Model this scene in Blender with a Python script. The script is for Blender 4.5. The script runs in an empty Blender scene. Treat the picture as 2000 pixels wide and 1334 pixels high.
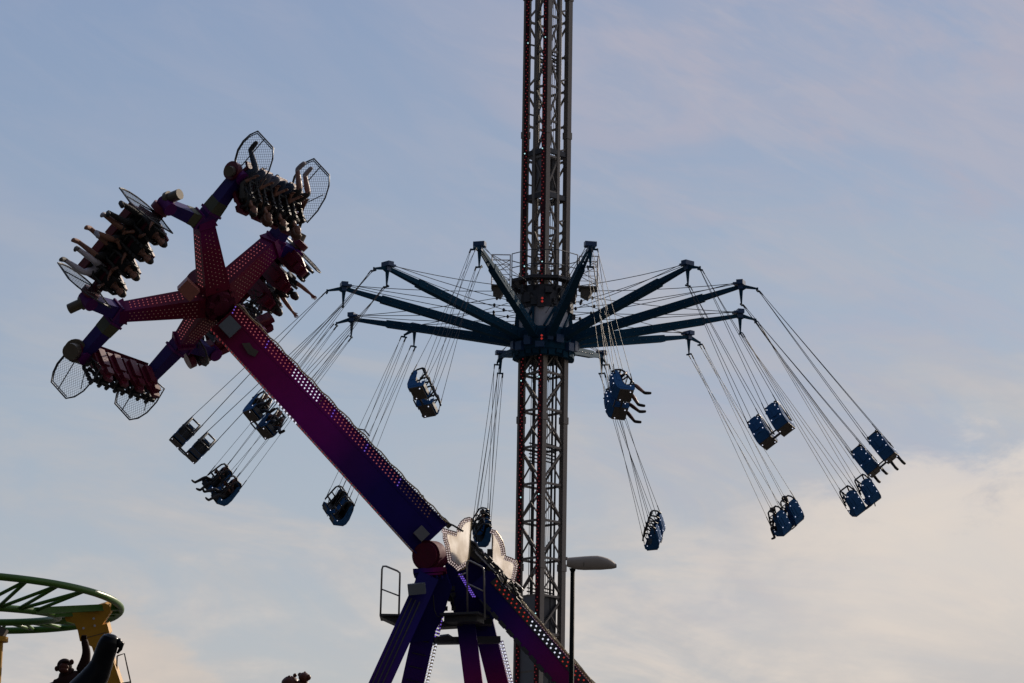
import bpy, math, random
from mathutils import Vector as V, Matrix, noise
random.seed(7)
C = bpy.context.scene
R_ = math.radians
rnd = random.uniform

# ------------------------------------------------------------------ camera
F_PX = 6031.0; PITCH = 0.2313; ROLL = 0.0168
EYE = V((0, 0, 1.7))
FW = V((0, math.cos(PITCH), math.sin(PITCH)))
_u = V((0, -math.sin(PITCH), math.cos(PITCH))); _x = V((1, 0, 0))
RT = math.cos(ROLL)*_x + math.sin(ROLL)*_u
UP = -math.sin(ROLL)*_x + math.cos(ROLL)*_u
cd = bpy.data.cameras.new('camera'); cam = bpy.data.objects.new('camera', cd)
C.collection.objects.link(cam); C.camera = cam
cd.sensor_width = 36; cd.lens = F_PX/2000*36; cd.clip_end = 6000; cd.clip_start = 0.5
cam.matrix_world = Matrix(((RT.x, UP.x, -FW.x, EYE.x), (RT.y, UP.y, -FW.y, EYE.y), (RT.z, UP.z, -FW.z, EYE.z), (0, 0, 0, 1)))

# ------------------------------------------------------------------ sky and sun
SUN_AZ = R_(38); SUN_EL = R_(27)
SUN = V((math.sin(SUN_AZ)*math.cos(SUN_EL), math.cos(SUN_AZ)*math.cos(SUN_EL), math.sin(SUN_EL)))
w = bpy.data.worlds.new('World'); C.world = w; w.use_nodes = True
nt = w.node_tree; N = nt.nodes; L = nt.links; N.clear()
def nd(tree, typ, **kw):
    n = tree.nodes.new(typ)
    for k, v in kw.items(): setattr(n, k, v)
    return n
def mth(op, a, b=None, c=None, clamp=False, tree=None):
    t = tree or nt
    n = t.nodes.new('ShaderNodeMath'); n.operation = op; n.use_clamp = clamp
    for i, q in enumerate((a, b, c)):
        if q is None: continue
        if isinstance(q, (int, float)): n.inputs[i].default_value = q
        else: t.links.new(q, n.inputs[i])
    return n.outputs[0]
def mixc(f, a, b, tree=None, bt='MIX'):
    t = tree or nt
    n = t.nodes.new('ShaderNodeMix'); n.data_type = 'RGBA'; n.blend_type = bt
    for s, q in ((n.inputs[0], f), (n.inputs[6], a), (n.inputs[7], b)):
        if isinstance(q, (int, float)): s.default_value = q
        elif isinstance(q, (tuple, list)): s.default_value = (*q[:3], 1)
        else: t.links.new(q, s)
    return n.outputs[2]
def ramp(v, lo, hi, tree=None, interp='SMOOTHSTEP'):
    t = tree or nt
    n = t.nodes.new('ShaderNodeMapRange'); n.interpolation_type = interp; n.clamp = True
    t.links.new(v, n.inputs[0]); n.inputs[1].default_value = lo; n.inputs[2].default_value = hi
    return n.outputs[0]
sky = nd(nt, 'ShaderNodeTexSky', sky_type='NISHITA'); sky.sun_disc = False
sky.sun_elevation = SUN_EL; sky.sun_rotation = SUN_AZ; sky.air_density = 1.0; sky.dust_density = 1.5; sky.ozone_density = 1.5
tc = nd(nt, 'ShaderNodeTexCoord'); D0 = tc.outputs['Generated']
sx = nd(nt, 'ShaderNodeSeparateXYZ'); L.new(D0, sx.inputs[0]); DX, DY, DZ = sx.outputs
def skynoise(scale, stretch, rot, detail=5, rough=.55, off=(0, 0, 0), dist=.0):
    m = nd(nt, 'ShaderNodeMapping'); L.new(D0, m.inputs[0]); m.inputs['Scale'].default_value = stretch
    m.inputs['Rotation'].default_value = rot; m.inputs['Location'].default_value = off
    n = nd(nt, 'ShaderNodeTexNoise'); L.new(m.outputs[0], n.inputs[0]); n.inputs['Scale'].default_value = scale
    n.inputs['Detail'].default_value = detail; n.inputs['Roughness'].default_value = rough; n.inputs['Distortion'].default_value = dist
    return n.outputs[0]
n_wisp = skynoise(9, (1, 1, 3.0), (0, R_(20), 0), 5, .5, (3.1, 0, 1.7), .4)
n_big = skynoise(4.5, (1, 1, 2.2), (0, R_(12), 0), 3, .45, (.7, .2, .4), .2)
n_fine = skynoise(30, (1, 1, 2.2), (0, R_(8), 0), 6, .6, (5, 1, 2), .3)
def streak(fx, fz, ang_, detail=6, rough=.6, off=(0, 0, 0), dist=.6):
    m = nd(nt, 'ShaderNodeMapping', vector_type='TEXTURE'); L.new(D0, m.inputs[0]); m.inputs['Scale'].default_value = (1/fx, 1/fx, 1/fz)
    m.inputs['Rotation'].default_value = (0, ang_, 0); m.inputs['Location'].default_value = off
    n = nd(nt, 'ShaderNodeTexNoise'); L.new(m.outputs[0], n.inputs[0]); n.inputs['Scale'].default_value = 1
    n.inputs['Detail'].default_value = detail; n.inputs['Roughness'].default_value = rough; n.inputs['Distortion'].default_value = dist
    return n.outputs[0]
s_a = streak(7, 26, R_(22), off=(.3, 0, .1)); s_b = streak(11, 34, R_(8), off=(1.3, .4, .7)); s_c = streak(5, 12, R_(15), 4, .5, off=(2.1, .1, .5))
# base sky: deeper blue high up, greyer towards the horizon
hi = mixc(ramp(DZ, .20, .36, interp='LINEAR'), (.335, .405, .50), (.212, .295, .470))
lo_ = mixc(ramp(DZ, .06, .22, interp='LINEAR'), (.50, .50, .49), (.335, .405, .50))
grad = mixc(mth('GREATER_THAN', DZ, .21), lo_, hi)
blue = mixc(1.0, sky.outputs[0], (0.115, 0.115, 0.115), bt='MULTIPLY')
blue = mixc(.85, blue, grad)
# lavender veils, strongest high on the right
veil = mth('ADD', ramp(s_a, .42, .60), mth('MULTIPLY', ramp(s_c, .40, .62), .8))
vm = mth('MULTIPLY', veil, mth('ADD', mth('MULTIPLY', ramp(DX, -.06, .10), .50), .09))
vm = mth('MULTIPLY', vm, mth('ADD', ramp(DZ, .225, .27), .35))
c1 = mixc(mth('MINIMUM', vm, .9), blue, (.42, .425, .52))
s_d = streak(16, 60, R_(24), 7, .65, off=(.7, .9, .2), dist=1.0)
c1 = mixc(mth('MULTIPLY', mth('MULTIPLY', ramp(s_d, .44, .70), mth('ADD', ramp(DX, -.08, .08), .3)), .30), c1, (.47, .46, .53))
# pale veil through the middle
mm = mth('MULTIPLY', ramp(s_b, .40, .68), mth('SUBTRACT', 1.0, ramp(DZ, .20, .30)))
c1 = mixc(mth('MULTIPLY', mm, .55), c1, (.52, .50, .50))
# low warm bank: lower elevations, rising to the right
e = mth('ADD', DZ, mth('MULTIPLY', mth('SUBTRACT', n_fine, .5), -.045))
e = mth('ADD', e, mth('MULTIPLY', mth('SUBTRACT', s_b, .5), -.13))
e = mth('ADD', e, mth('MULTIPLY', DX, -.17))
warm = mixc(ramp(mth('ADD', mth('MULTIPLY', s_b, .5), mth('MULTIPLY', n_fine, .5)), .38, .60), (.53, .505, .49), (.72, .64, .57))
mw = mth('SUBTRACT', 1.0, ramp(e, .085, .20))
c2 = mixc(mth('MULTIPLY', mw, .88), c1, warm)
# sunlit cumulus edges low on the right and left
cu = mth('ADD', mth('MULTIPLY', mth('SUBTRACT', DX, .147), .16), .196)
cu = mth('ADD', mth('SUBTRACT', cu, DZ), mth('MULTIPLY', mth('SUBTRACT', n_fine, .5), .075))
cm = mth('MULTIPLY', mth('MULTIPLY', ramp(cu, -.006, .016), mth('SUBTRACT', 1.0, ramp(cu, .016, .10))), ramp(DX, .05, .135))
c2 = mixc(mth('MULTIPLY', cm, .62), c2, (.80, .71, .625))
cl = mth('ADD', mth('MULTIPLY', mth('ADD', DX, .125), -.75), .150)
cl = mth('ADD', mth('SUBTRACT', cl, DZ), mth('MULTIPLY', mth('SUBTRACT', n_fine, .5), .05))
lm_ = mth('MULTIPLY', mth('MULTIPLY', ramp(cl, -.003, .012), ramp(DX, -.14, -.115)), mth('SUBTRACT', 1.0, ramp(DX, -.115, -.03)))
c2 = mixc(mth('MULTIPLY', lm_, .5), c2, (.64, .54, .46))
# the sky opposite the sun is darker
dv = nd(nt, 'ShaderNodeVectorMath', operation='DOT_PRODUCT'); L.new(D0, dv.inputs[0]); dv.inputs[1].default_value = SUN
dim = mth('ADD', mth('MULTIPLY', ramp(dv.outputs['Value'], -.35, .62), .72), .28)
vv = nd(nt, 'ShaderNodeCombineXYZ')
for i in range(3): L.new(dim, vv.inputs[i])
c3 = mixc(1.0, c2, vv.outputs[0], bt='MULTIPLY')
bg = nd(nt, 'ShaderNodeBackground'); L.new(c3, bg.inputs[0]); bg.inputs[1].default_value = 1.0
wo = nd(nt, 'ShaderNodeOutputWorld'); L.new(bg.outputs[0], wo.inputs[0])
sl = bpy.data.lights.new('sun', 'SUN'); sl.energy = 4.2; sl.angle = R_(.6); sl.color = (1, .86, .70)
so = bpy.data.objects.new('sun', sl); C.collection.objects.link(so); so.rotation_euler = (-SUN).to_track_quat('-Z', 'Y').to_euler()
C.view_settings.view_transform = 'Standard'; C.view_settings.look = 'None'; C.view_settings.exposure = 0; C.view_settings.gamma = 1
C.render.engine = 'CYCLES'; C.cycles.max_bounces = 6

# ------------------------------------------------------------------ helpers
def P(px, py, depth, dz=0.0):
    """point seen at photo pixel px,py at optical depth (metres), dz metres nearer"""
    d = depth-dz
    return EYE + FW*d + RT*((px-1000)/F_PX*d) - UP*((py-667)/F_PX*d)
def vdir(x, y, z): return RT*x + UP*y - FW*z
ORG = {}
def tag(o, label=None, cat=None, group=None, kind=None):
    if label: o['label'] = label
    if cat: o['category'] = cat
    if group: o['group'] = group
    if kind: o['kind'] = kind
    return o
def thing(name, label, cat, loc, group=None, rot=None):
    o = bpy.data.objects.new(name, None); C.collection.objects.link(o); o.empty_display_size = .2
    if rot is not None: o.matrix_world = Matrix.Translation(loc) @ rot.to_4x4()
    else: o.location = loc
    ORG[o] = V(loc) if rot is None else V((0, 0, 0))
    return tag(o, label, cat, group)
class MB:
    def __init__(s): s.v = []; s.f = []; s.m = []; s.t = []; s.sm = []
    def add(s, vs, fs, m=0, t=None, smooth=False):
        b = len(s.v); s.v += [V(q) for q in vs]; s.t += (t if t is not None else [0.0]*len(vs))
        for f in fs: s.f.append([b+i for i in f]); s.m.append(m); s.sm.append(smooth)
        return s
    def beam(s, p0, p1, w0, h0, w1=None, h1=None, up=None, m=0, seg=1, t0=0., t1=1.):
        p0 = V(p0); p1 = V(p1); d = (p1-p0).normalized()
        up = V(up) if up is not None else V((0, 0, 1))
        if abs(d.dot(up)) > .97: up = V((1, 0, 0)) if abs(d.x) < .9 else V((0, 1, 0))
        x = d.cross(up).normalized(); y = x.cross(d).normalized()
        w1 = w0 if w1 is None else w1; h1 = h0 if h1 is None else h1
        vs = []; ts = []
        for i in range(seg+1):
            k = i/seg; c = p0.lerp(p1, k); a = (w0+(w1-w0)*k)/2; b = (h0+(h1-h0)*k)/2
            for sx_, sy_ in ((-1, -1), (1, -1), (1, 1), (-1, 1)): vs.append(c+x*a*sx_+y*b*sy_); ts.append(t0+(t1-t0)*k)
        fs = [(3, 2, 1, 0), tuple(4*seg+i for i in range(4))]
        for i in range(seg):
            for j in range(4): fs.append((4*i+j, 4*i+(j+1) % 4, 4*i+4+(j+1) % 4, 4*i+4+j))
        return s.add(vs, fs, m, ts)
    def box(s, c, size, ax=None, m=0):
        c = V(c); X, Y, Z = ax if ax else (V((1, 0, 0)), V((0, 1, 0)), V((0, 0, 1)))
        vs = [c+X*size[0]*i/2+Y*size[1]*j/2+Z*size[2]*k/2 for k in (-1, 1) for j in (-1, 1) for i in (-1, 1)]
        return s.add(vs, [(0, 2, 3, 1), (4, 5, 7, 6), (0, 1, 5, 4), (2, 6, 7, 3), (0, 4, 6, 2), (1, 3, 7, 5)], m)
    def tube(s, pts, r, n=6, m=0, closed=False, caps=True):
        pts = [V(p) for p in pts]; K = len(pts)
        rr = r if isinstance(r, (list, tuple)) else [r]*K
        vs = []; prev = None
        for i, p in enumerate(pts):
            if closed: d = (pts[(i+1) % K]-pts[i-1])
            else: d = pts[min(i+1, K-1)]-pts[max(i-1, 0)]
            d.normalize()
            if prev is None:
                a = V((0, 0, 1)) if abs(d.z) < .9 else V((1, 0, 0)); x = d.cross(a).normalized()
            else: x = (prev-d*prev.dot(d)).normalized()
            prev = x; y = d.cross(x)
            for j in range(n):
                q = 2*math.pi*j/n; vs.append(p+(x*math.cos(q)+y*math.sin(q))*rr[i])
        fs = []
        for i in range(K if closed else K-1):
            a = i*n; b = ((i+1) % K)*n
            for j in range(n): fs.append((a+j, a+(j+1) % n, b+(j+1) % n, b+j))
        if not closed and caps: fs += [tuple(reversed(range(n))), tuple((K-1)*n+j for j in range(n))]
        return s.add(vs, fs, m, smooth=n > 5)
    def bulb(s, p, r, m=0):
        p = V(p); vs = [p+V(q)*r for q in ((1, 0, 0), (-1, 0, 0), (0, 1, 0), (0, -1, 0), (0, 0, 1), (0, 0, -1))]
        return s.add(vs, [(0, 2, 4), (2, 1, 4), (1, 3, 4), (3, 0, 4), (2, 0, 5), (1, 2, 5), (3, 1, 5), (0, 3, 5)], m, smooth=True)
    def ball(s, p, r, m=0, nu=12, nv=8, ax=None, fn=None):
        p = V(p); rx, ry, rz = r if isinstance(r, (tuple, list)) else (r, r, r)
        X, Y, Z = ax if ax else (V((1, 0, 0)), V((0, 1, 0)), V((0, 0, 1)))
        vs = []
        for j in range(nv+1):
            a = math.pi*j/nv
            for i in range(nu):
                b = 2*math.pi*i/nu; q = V((math.sin(a)*math.cos(b), math.sin(a)*math.sin(b), math.cos(a)))
                if fn: q = fn(q)
                vs.append(p+X*q.x*rx+Y*q.y*ry+Z*q.z*rz)
        fs = [(j*nu+i, (j+1)*nu+i, (j+1)*nu+(i+1) % nu, j*nu+(i+1) % nu) for j in range(nv) for i in range(nu)]
        return s.add(vs, fs, m, smooth=True)
    def cyl(s, p0, p1, r0, r1=None, n=20, m=0, caps=True):
        r1 = r0 if r1 is None else r1
        p0 = V(p0); p1 = V(p1); d = (p1-p0).normalized(); a = V((0, 0, 1)) if abs(d.z) < .9 else V((1, 0, 0))
        x = d.cross(a).normalized(); y = d.cross(x)
        vs = [c+(x*math.cos(2*math.pi*j/n)+y*math.sin(2*math.pi*j/n))*r for c, r in ((p0, r0), (p1, r1)) for j in range(n)]
        fs = [(j, (j+1) % n, n+(j+1) % n, n+j) for j in range(n)]
        s.add(vs, fs, m, smooth=True)
        if caps: s.add(vs, [tuple(reversed(range(n))), tuple(range(n, 2*n))], m)
        return s
    def prism(s, pts, off, m=0):
        """planar polygon pts extruded by vector off"""
        n = len(pts); off = V(off); vs = [V(p) for p in pts]+[V(p)+off for p in pts]
        fs = [tuple(range(n)), tuple(reversed(range(n, 2*n)))]+[(i, i+n, (i+1) % n+n, (i+1) % n) for i in range(n)]
        return s.add(vs, fs, m)
    def build(s, name, mats, parent=None):
        me = bpy.data.meshes.new(name); og = ORG.get(parent, V((0, 0, 0))) if parent else V((0, 0, 0))
        me.from_pydata([tuple(q-og) for q in s.v], [], s.f)
        at = me.attributes.new('t', 'FLOAT', 'POINT'); at.data.foreach_set('value', s.t)
        for m in (mats if isinstance(mats, (list, tuple)) else [mats]): me.materials.append(m)
        me.polygons.foreach_set('material_index', s.m); me.polygons.foreach_set('use_smooth', s.sm)
        me.update()
        o = bpy.data.objects.new(name, me); C.collection.objects.link(o)
        if parent: o.parent = parent; ORG[o] = og
        return o

def mat(name, col, rough=.5, metal=0., var=.25, scale=3., spec=.5, emit=0, ecol=None, ramp_t=None, bump=0.):
    m = bpy.data.materials.new(name); m.use_nodes = True; t = m.node_tree; b = t.nodes['Principled BSDF']
    b.inputs['Roughness'].default_value = rough; b.inputs['Metallic'].default_value = metal
    b.inputs['Specular IOR Level'].default_value = spec
    base = None
    if ramp_t:
        a = t.nodes.new('ShaderNodeAttribute'); a.attribute_name = 't'
        r = t.nodes.new('ShaderNodeValToRGB'); t.links.new(a.outputs['Fac'], r.inputs[0])
        els = r.color_ramp.elements
        while len(els) < len(ramp_t): els.new(.5)
        for e_, (p_, c_) in zip(els, ramp_t): e_.position = p_; e_.color = (*c_, 1)
        base = r.outputs[0]
    tcn = t.nodes.new('ShaderNodeTexCoord'); n = t.nodes.new('ShaderNodeTexNoise'); t.links.new(tcn.outputs['Object'], n.inputs[0])
    n.inputs['Scale'].default_value = scale; n.inputs['Detail'].default_value = 6; n.inputs['Roughness'].default_value = .65
    k = mth('ADD', mth('MULTIPLY', n.outputs[0], 2*var, tree=t), 1-var, tree=t)
    cv = t.nodes.new('ShaderNodeCombineXYZ')
    for i in range(3): t.links.new(k, cv.inputs[i])
    out = mixc(1.0, base if base is not None else col, cv.outputs[0], tree=t, bt='MULTIPLY')
    t.links.new(out, b.inputs['Base Color'])
    rr = mth('ADD', mth('MULTIPLY', n.outputs[0], .3, tree=t), max(rough-.15, .02), tree=t, clamp=True); t.links.new(rr, b.inputs['Roughness'])
    if bump:
        bp = t.nodes.new('ShaderNodeBump'); bp.inputs['Strength'].default_value = bump; t.links.new(n.outputs[0], bp.inputs['Height']); t.links.new(bp.outputs[0], b.inputs['Normal'])
    if emit:
        b.inputs['Emission Color'].default_value = (*(ecol or col), 1); b.inputs['Emission Strength'].default_value = emit
    return m
M = {}
M['steel'] = mat('galvanised_steel', (.19, .168, .15), .5, .3, .35, 2.5)
M['steel_dark'] = mat('dark_steel', (.05, .052, .06), .5, .4, .35, 3)
M['steel_rail'] = mat('rail_steel', (.28, .28, .28), .4, .6, .2, 6)
M['sunlit_rail_white'] = mat('sunlit_rail_white', (.65, .65, .66), .5, 0, .2, 6)  # pale tone paints sunlight onto the basket rails
M['black'] = mat('black_rubber', (.012, .012, .013), .5, 0, .3, 5)
M['blue'] = mat('blue_paint', (.014, .06, .16), .38, 0, .35, 4)
M['blue_arm'] = mat('teal_blue_paint', (.012, .055, .098), .7, 0, .45, 2, spec=.04)
M['shell'] = mat('blue_seat_shell', (.030, .108, .26), .78, 0, .4, 5, spec=.08)
M['plate'] = mat('brown_base_plate', (.085, .07, .055), .6, 0, .45, 6)
M['cable'] = mat('steel_cable', (.05, .05, .055), .6, 0, .1, spec=.15)
M['white_panel'] = mat('white_drum_panel', (.5, .49, .52), .5, 0, .2, 3)
M['grey_panel'] = mat('grey_panel', (.17, .175, .19), .5, .1, .25, 2)
M['brown_grey'] = mat('lamp_housing_grey', (.34, .295, .25), .6, .0, .15, 4, spec=.25)
M['pole'] = mat('dark_green_pole', (.006, .009, .009), .7, 0, .2, 4, spec=.08)
M['maroon'] = mat('maroon_paint', (.085, .003, .022), .75, 0, .45, 4, spec=.3)
M['wine'] = mat('wine_red_paint', (.11, .006, .022), .4, 0, .4, 5)
M['boom'] = mat('boom_gradient_paint', (0, 0, 0), .5, 0, .35, 1.3, spec=.15, ramp_t=[(0, (.13, .004, .02)), (.2, (.22, .002, .11)), (.5, (.20, .003, .19)), (.62, (.06, .003, .13)), (.76, (.014, .004, .13)), (1, (.010, .004, .12))])
M['leg'] = mat('leg_gradient_paint', (0, 0, 0), .55, 0, .4, 1.6, spec=.15, ramp_t=[(0, (.008, .005, .10)), (.2, (.012, .005, .13)), (.42, (.08, .004, .16)), (.7, (.18, .004, .11)), (1, (.14, .01, .04))])
M['leg_blue'] = mat('leg_blue_violet_paint', (0, 0, 0), .55, 0, .4, 1.6, spec=.2, ramp_t=[(0, (.010, .007, .12)), (.35, (.016, .007, .17)), (.6, (.035, .006, .16)), (1, (.06, .006, .12))])
M['spoke'] = mat('spoke_paint', (0, 0, 0), .5, 0, .4, 3, spec=.15, ramp_t=[(0, (.12, .003, .02)), (.6, (.15, .003, .035)), (1, (.13, .003, .10))])
M['fork'] = mat('fork_paint', (0, 0, 0), .45, 0, .3, 3, spec=.2, ramp_t=[(0, (.09, .006, .11)), (.35, (.025, .008, .12)), (1, (.02, .012, .11))])
M['jungle'] = mat('painted_green_patch', (.06, .062, .028), .6, 0, .6, 14)
M['steel_gold'] = mat('motor_casing', (.13, .11, .085), .42, .5, .4, 5)
M['box_grey'] = mat('junction_box_grey', (.13, .15, .175), .5, 0, .15, 4)
M['box_red'] = mat('junction_box_red', (.30, .10, .075), .5, 0, .35, 5)
M['trim'] = mat('gold_bulb_sockets', (.42, .33, .19), .4, .3, .5, 9)
M['bulb_red'] = mat('red_bulb', (.35, .02, .02), .25, 0, .1, emit=.3, ecol=(1, .08, .06))
M['bulb_pink'] = mat('pink_bulb', (.35, .10, .12), .3, 0, .2, emit=.24, ecol=(1, .25, .28))
M['bulb_dim'] = mat('unlit_bulb', (.24, .12, .11), .3, 0, .4, emit=.04, ecol=(1, .5, .4))
M['bulb_white'] = mat('white_bulb', (.8, .8, .85), .2, 0, .05, emit=.9, ecol=(.82, .85, 1))
M['bulb_warm'] = mat('warm_white_bulb', (.7, .6, .58), .3, 0, .15, emit=.42, ecol=(1, .84, .80))
M['bulb_violet'] = mat('violet_bulb', (.2, .1, .5), .2, 0, .1, emit=.5, ecol=(.3, .16, 1))
M['bulb_cyan'] = mat('cyan_bulb', (.4, .7, .7), .2, 0, .1, emit=1.0, ecol=(.55, .95, 1))
M['bulb_deep'] = mat('deep_red_bulb', (.3, .03, .04), .3, 0, .2, emit=.13, ecol=(1, .12, .14))
M['green'] = mat('green_track_paint', (.045, .125, .010), .38, 0, .4, 4, spec=.35)
M['yellow'] = mat('ochre_yellow_paint', (.50, .25, .022), .55, 0, .3, 3, spec=.3)
M['gloss_black'] = mat('glossy_black_cover', (.002, .003, .005), .30, 0, .3, 7, spec=.16)
M['ape'] = mat('brown_fur_paint', (.022, .007, .005), .7, 0, .5, 9, bump=.5, spec=.15)
M['ape_face'] = mat('brown_face_paint', (.075, .020, .012), .6, 0, .4, 8, spec=.2)
M['cloth_pale'] = mat('pale_cloth', (.25, .25, .3), .8, 0, .2, 8)
M['glass_lamp'] = mat('lamp_lens', (.22, .19, .16), .3, 0, .15, 4)
# translucent board of the signs
m = bpy.data.materials.new('translucent_board'); m.use_nodes = True; t = m.node_tree; t.nodes.remove(t.nodes['Principled BSDF'])
tcn = t.nodes.new('ShaderNodeTexCoord'); mp = t.nodes.new('ShaderNodeMapping'); t.links.new(tcn.outputs['Object'], mp.inputs[0]); mp.inputs['Scale'].default_value = (4, 4, 1.0)
n = t.nodes.new('ShaderNodeTexNoise'); t.links.new(mp.outputs[0], n.inputs[0]); n.inputs['Scale'].default_value = 1.8; n.inputs['Detail'].default_value = 6
col = mixc(ramp(n.outputs[0], .3, .75, tree=t), (.70, .66, .61), (.92, .90, .87), tree=t)
tr = t.nodes.new('ShaderNodeBsdfTranslucent'); df = t.nodes.new('ShaderNodeBsdfDiffuse'); t.links.new(col, tr.inputs[0]); t.links.new(col, df.inputs[0])
ms = t.nodes.new('ShaderNodeMixShader'); ms.inputs[0].default_value = .1; t.links.new(tr.outputs[0], ms.inputs[1]); t.links.new(df.outputs[0], ms.inputs[2])
t.links.new(ms.outputs[0], t.nodes['Material Output'].inputs[0]); M['board'] = m

# ------------------------------------------------------------------ ground
g = MB(); g.add([(-3000, -3000, 0), (3000, -3000, 0), (3000, 3000, 0), (-3000, 3000, 0)], [(0, 1, 2, 3)])
tag(g.build('ground', mat('asphalt', (.045, .045, .047), .85, 0, .35, .8)), kind='structure')

# ------------------------------------------------------------------ swing ride: tower
TX, TD = 1.24, 118.0
AX = V((TX, TD, 0))
def z_at(py, depth_off=0.0):
    """height on the tower axis seen at photo row py"""
    k = -(py-667)/F_PX
    a = PITCH + math.atan(k)
    return 1.7+(TD+depth_off)*math.tan(a)
tower = thing('ride_tower', 'tall grey lattice steel tower of the swing ride with red light strips', 'tower', AX)
RC = .83; HT = 64.0
cors = [V((TX-RC, TD, 0)), V((TX, TD-RC, 0)), V((TX+RC, TD, 0)), V((TX, TD+RC, 0))]
diag = V((1, 1, 0)).normalized()
for i, c in enumerate(cors):
    b = MB(); b.beam(c, c+V((0, 0, HT)), .22, .22, up=diag)
    # bolted splice collars every 6 m
    z = 3.0
    while z < HT-1:
        b.beam(c+V((0, 0, z)), c+V((0, 0, z+.28)), .27, .27, up=diag)
        z += 5.8
    b.build('chord', M['steel'], tower)
BAY = 1.46
names = [(0, 1), (1, 2), (2, 3), (3, 0)]
for fi, (a, c) in enumerate(names):
    b = MB(); z = .4; k = fi % 2
    while z < HT-BAY:
        ca, cb = cors[a], cors[c]
        if z > z_at(560) and fi < 2:
            if fi == 0: oc_ = ca; ca = ca.lerp(cb, .46)
            else: oc_ = cb; cb = cb.lerp(ca, .46)
            if k % 2 == 0: b.beam(oc_+V((0, 0, z+.5)), (ca if fi == 0 else cb)+V((0, 0, z+.28)), .06, .07)
        b.beam(ca+V((0, 0, z)), cb+V((0, 0, z)), .075, .085)
        p, q = (ca, cb) if k % 2 else (cb, ca)
        b.beam(p+V((0, 0, z+.05)), q+V((0, 0, z+BAY-.05)), .06, .07)
        if fi < 2:
            pm = p.lerp(q, .5)+V((0, 0, z+BAY/2)); b.beam(pm, (q.lerp(p, 0.06))+V((0, 0, z+.1)), .045, .05)
        # gusset plates
        for e_ in (ca.lerp(cb, .13), ca.lerp(cb, .87)): b.box(e_+V((0, 0, z)), (.02, .16, .2), ((ca-cb).normalized().cross(V((0, 0, 1))), (ca-cb).normalized(), V((0, 0, 1))))
        z += BAY; k += 1
    b.build('lattice_bracing', M['steel'], tower)
for a_, c_ in ((0, 1), (2, 1)):
    b = MB(); q = cors[a_].lerp(cors[c_], .46); b.beam(q+V((0, 0, z_at(700))), q+V((0, 0, HT)), .13, .13, up=diag); b.build('carriage_rail', M['steel'], tower)
# guide rails and lift ropes inside
for dx, dy, rr, nm in ((-.36, -.30, .05, 'guide_rail'), (.38, -.28, .05, 'guide_rail'), (-.30, .35, .035, 'guide_rail'), (.52, .05, .045, 'guide_rail'), (-.14, .1, .014, 'hoist_rope'), (.2, -.05, .014, 'hoist_rope'), (.28, .1, .014, 'hoist_rope'), (-.45, .05, .014, 'hoist_rope')):
    b = MB(); b.tube([AX+V((dx, dy, 0)), AX+V((dx, dy, HT))], rr, 6); b.build(nm, M['steel_dark'], tower)
# ladder slat packs
for py in (868, 1150, 470, 110):
    b = MB(); z0 = z_at(py)
    for k in range(6):
        b.beam(AX+V((-.5, -.35, z0-.14*k)), AX+V((.05, -.35+.5, z0-.14*k-.02)), .05, .045)
        b.beam(AX+V((.05, -.4, z0-.14*k)), AX+V((.55, .1, z0-.14*k-.03)), .05, .045)
    b.build('rung_pack', M['steel_dark'], tower)
# counterweight cage and plates
zt, zb = z_at(305), z_at(388)
b = MB(); e1 = (cors[1]-cors[0]).normalized(); nrm = V((-1, -1, 0)).normalized()
c0 = cors[0].lerp(cors[1], .55)+V((0, 0, (zt+zb)/2)) - nrm*.05
b.box(c0, (.62, .04, zt-zb-.1), (e1, nrm, V((0, 0, 1))))
b.build('cover_panel', M['grey_panel'], tower)
b = MB()
for zz in (zt+.05, zb): 
    for (a, c) in names: b.beam(cors[a]+V((0, 0, zz)), cors[c]+V((0, 0, zz)), .12, .2)
b.box(AX+V((.12, .1, (zt+zb)/2)), (.62, .6, zt-zb-.3), (diag, V((-1, 1, 0)).normalized(), V((0, 0, 1))))
b.build('counterweight', M['steel_dark'], tower)
zt = z_at(1168)
b = MB(); b.box(cors[0].lerp(cors[1], .5)+V((0, 0, zt/2))+nrm*.01, (.86, .05, zt), (e1, nrm, V((0, 0, 1))))
b.build('base_panel', M['grey_panel'], tower)
b = MB(); n2 = V((1, -1, 0)).normalized(); e2 = (cors[2]-cors[1]).normalized()
b.box(cors[1].lerp(cors[2], .5)+V((0, 0, zt/2))-n2*.12, (.8, .05, zt), (e2, n2, V((0, 0, 1)))); b.build('base_panel', M['steel_dark'], tower)
b = MB()
for k in range(12):
    c = AX+V((rnd(-.45, .45), rnd(-.4, .2), z_at(rnd(712, 745)))); b.tube([c+V((math.cos(a)*.16, .05*math.sin(a), math.sin(a)*.2)) for a in [q*.6+k for q in range(9)]], .018, 5)
b.build('hose_bundle', M['steel_dark'], tower)['kind'] = 'stuff'
# light strips on left chord and near chord
for c, off in ((cors[0], V((0, -.19, 0))), (cors[1], V((-.13, -.14, 0)))):
    strip = MB(); M.setdefault('strip', mat('strip_backing', (.045, .010, .016), .5, 0, .3, spec=.2)); strip.beam(c+off*.92+V((0, 0, 2)), c+off*.92+V((0, 0, 55)), .16, .03, up=V((0, 1, 0))); so_ = strip.build('light_strip', M['strip'], tower)
    b = MB(); z = 8.0; k = 0
    while z < 50:
        mi = 1 if (k % 37 == 11) else 0
        gap = (k % 61) in (30, 31)
        if not gap: b.bulb(c+off*1.08+V(((-1)**k*.028, 0, z)), .030 if mi else .026, mi)
        z += .125; k += 1
    o = b.build('bulb', [M['bulb_deep'], M['bulb_cyan']], so_); o['kind'] = 'stuff'

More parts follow.
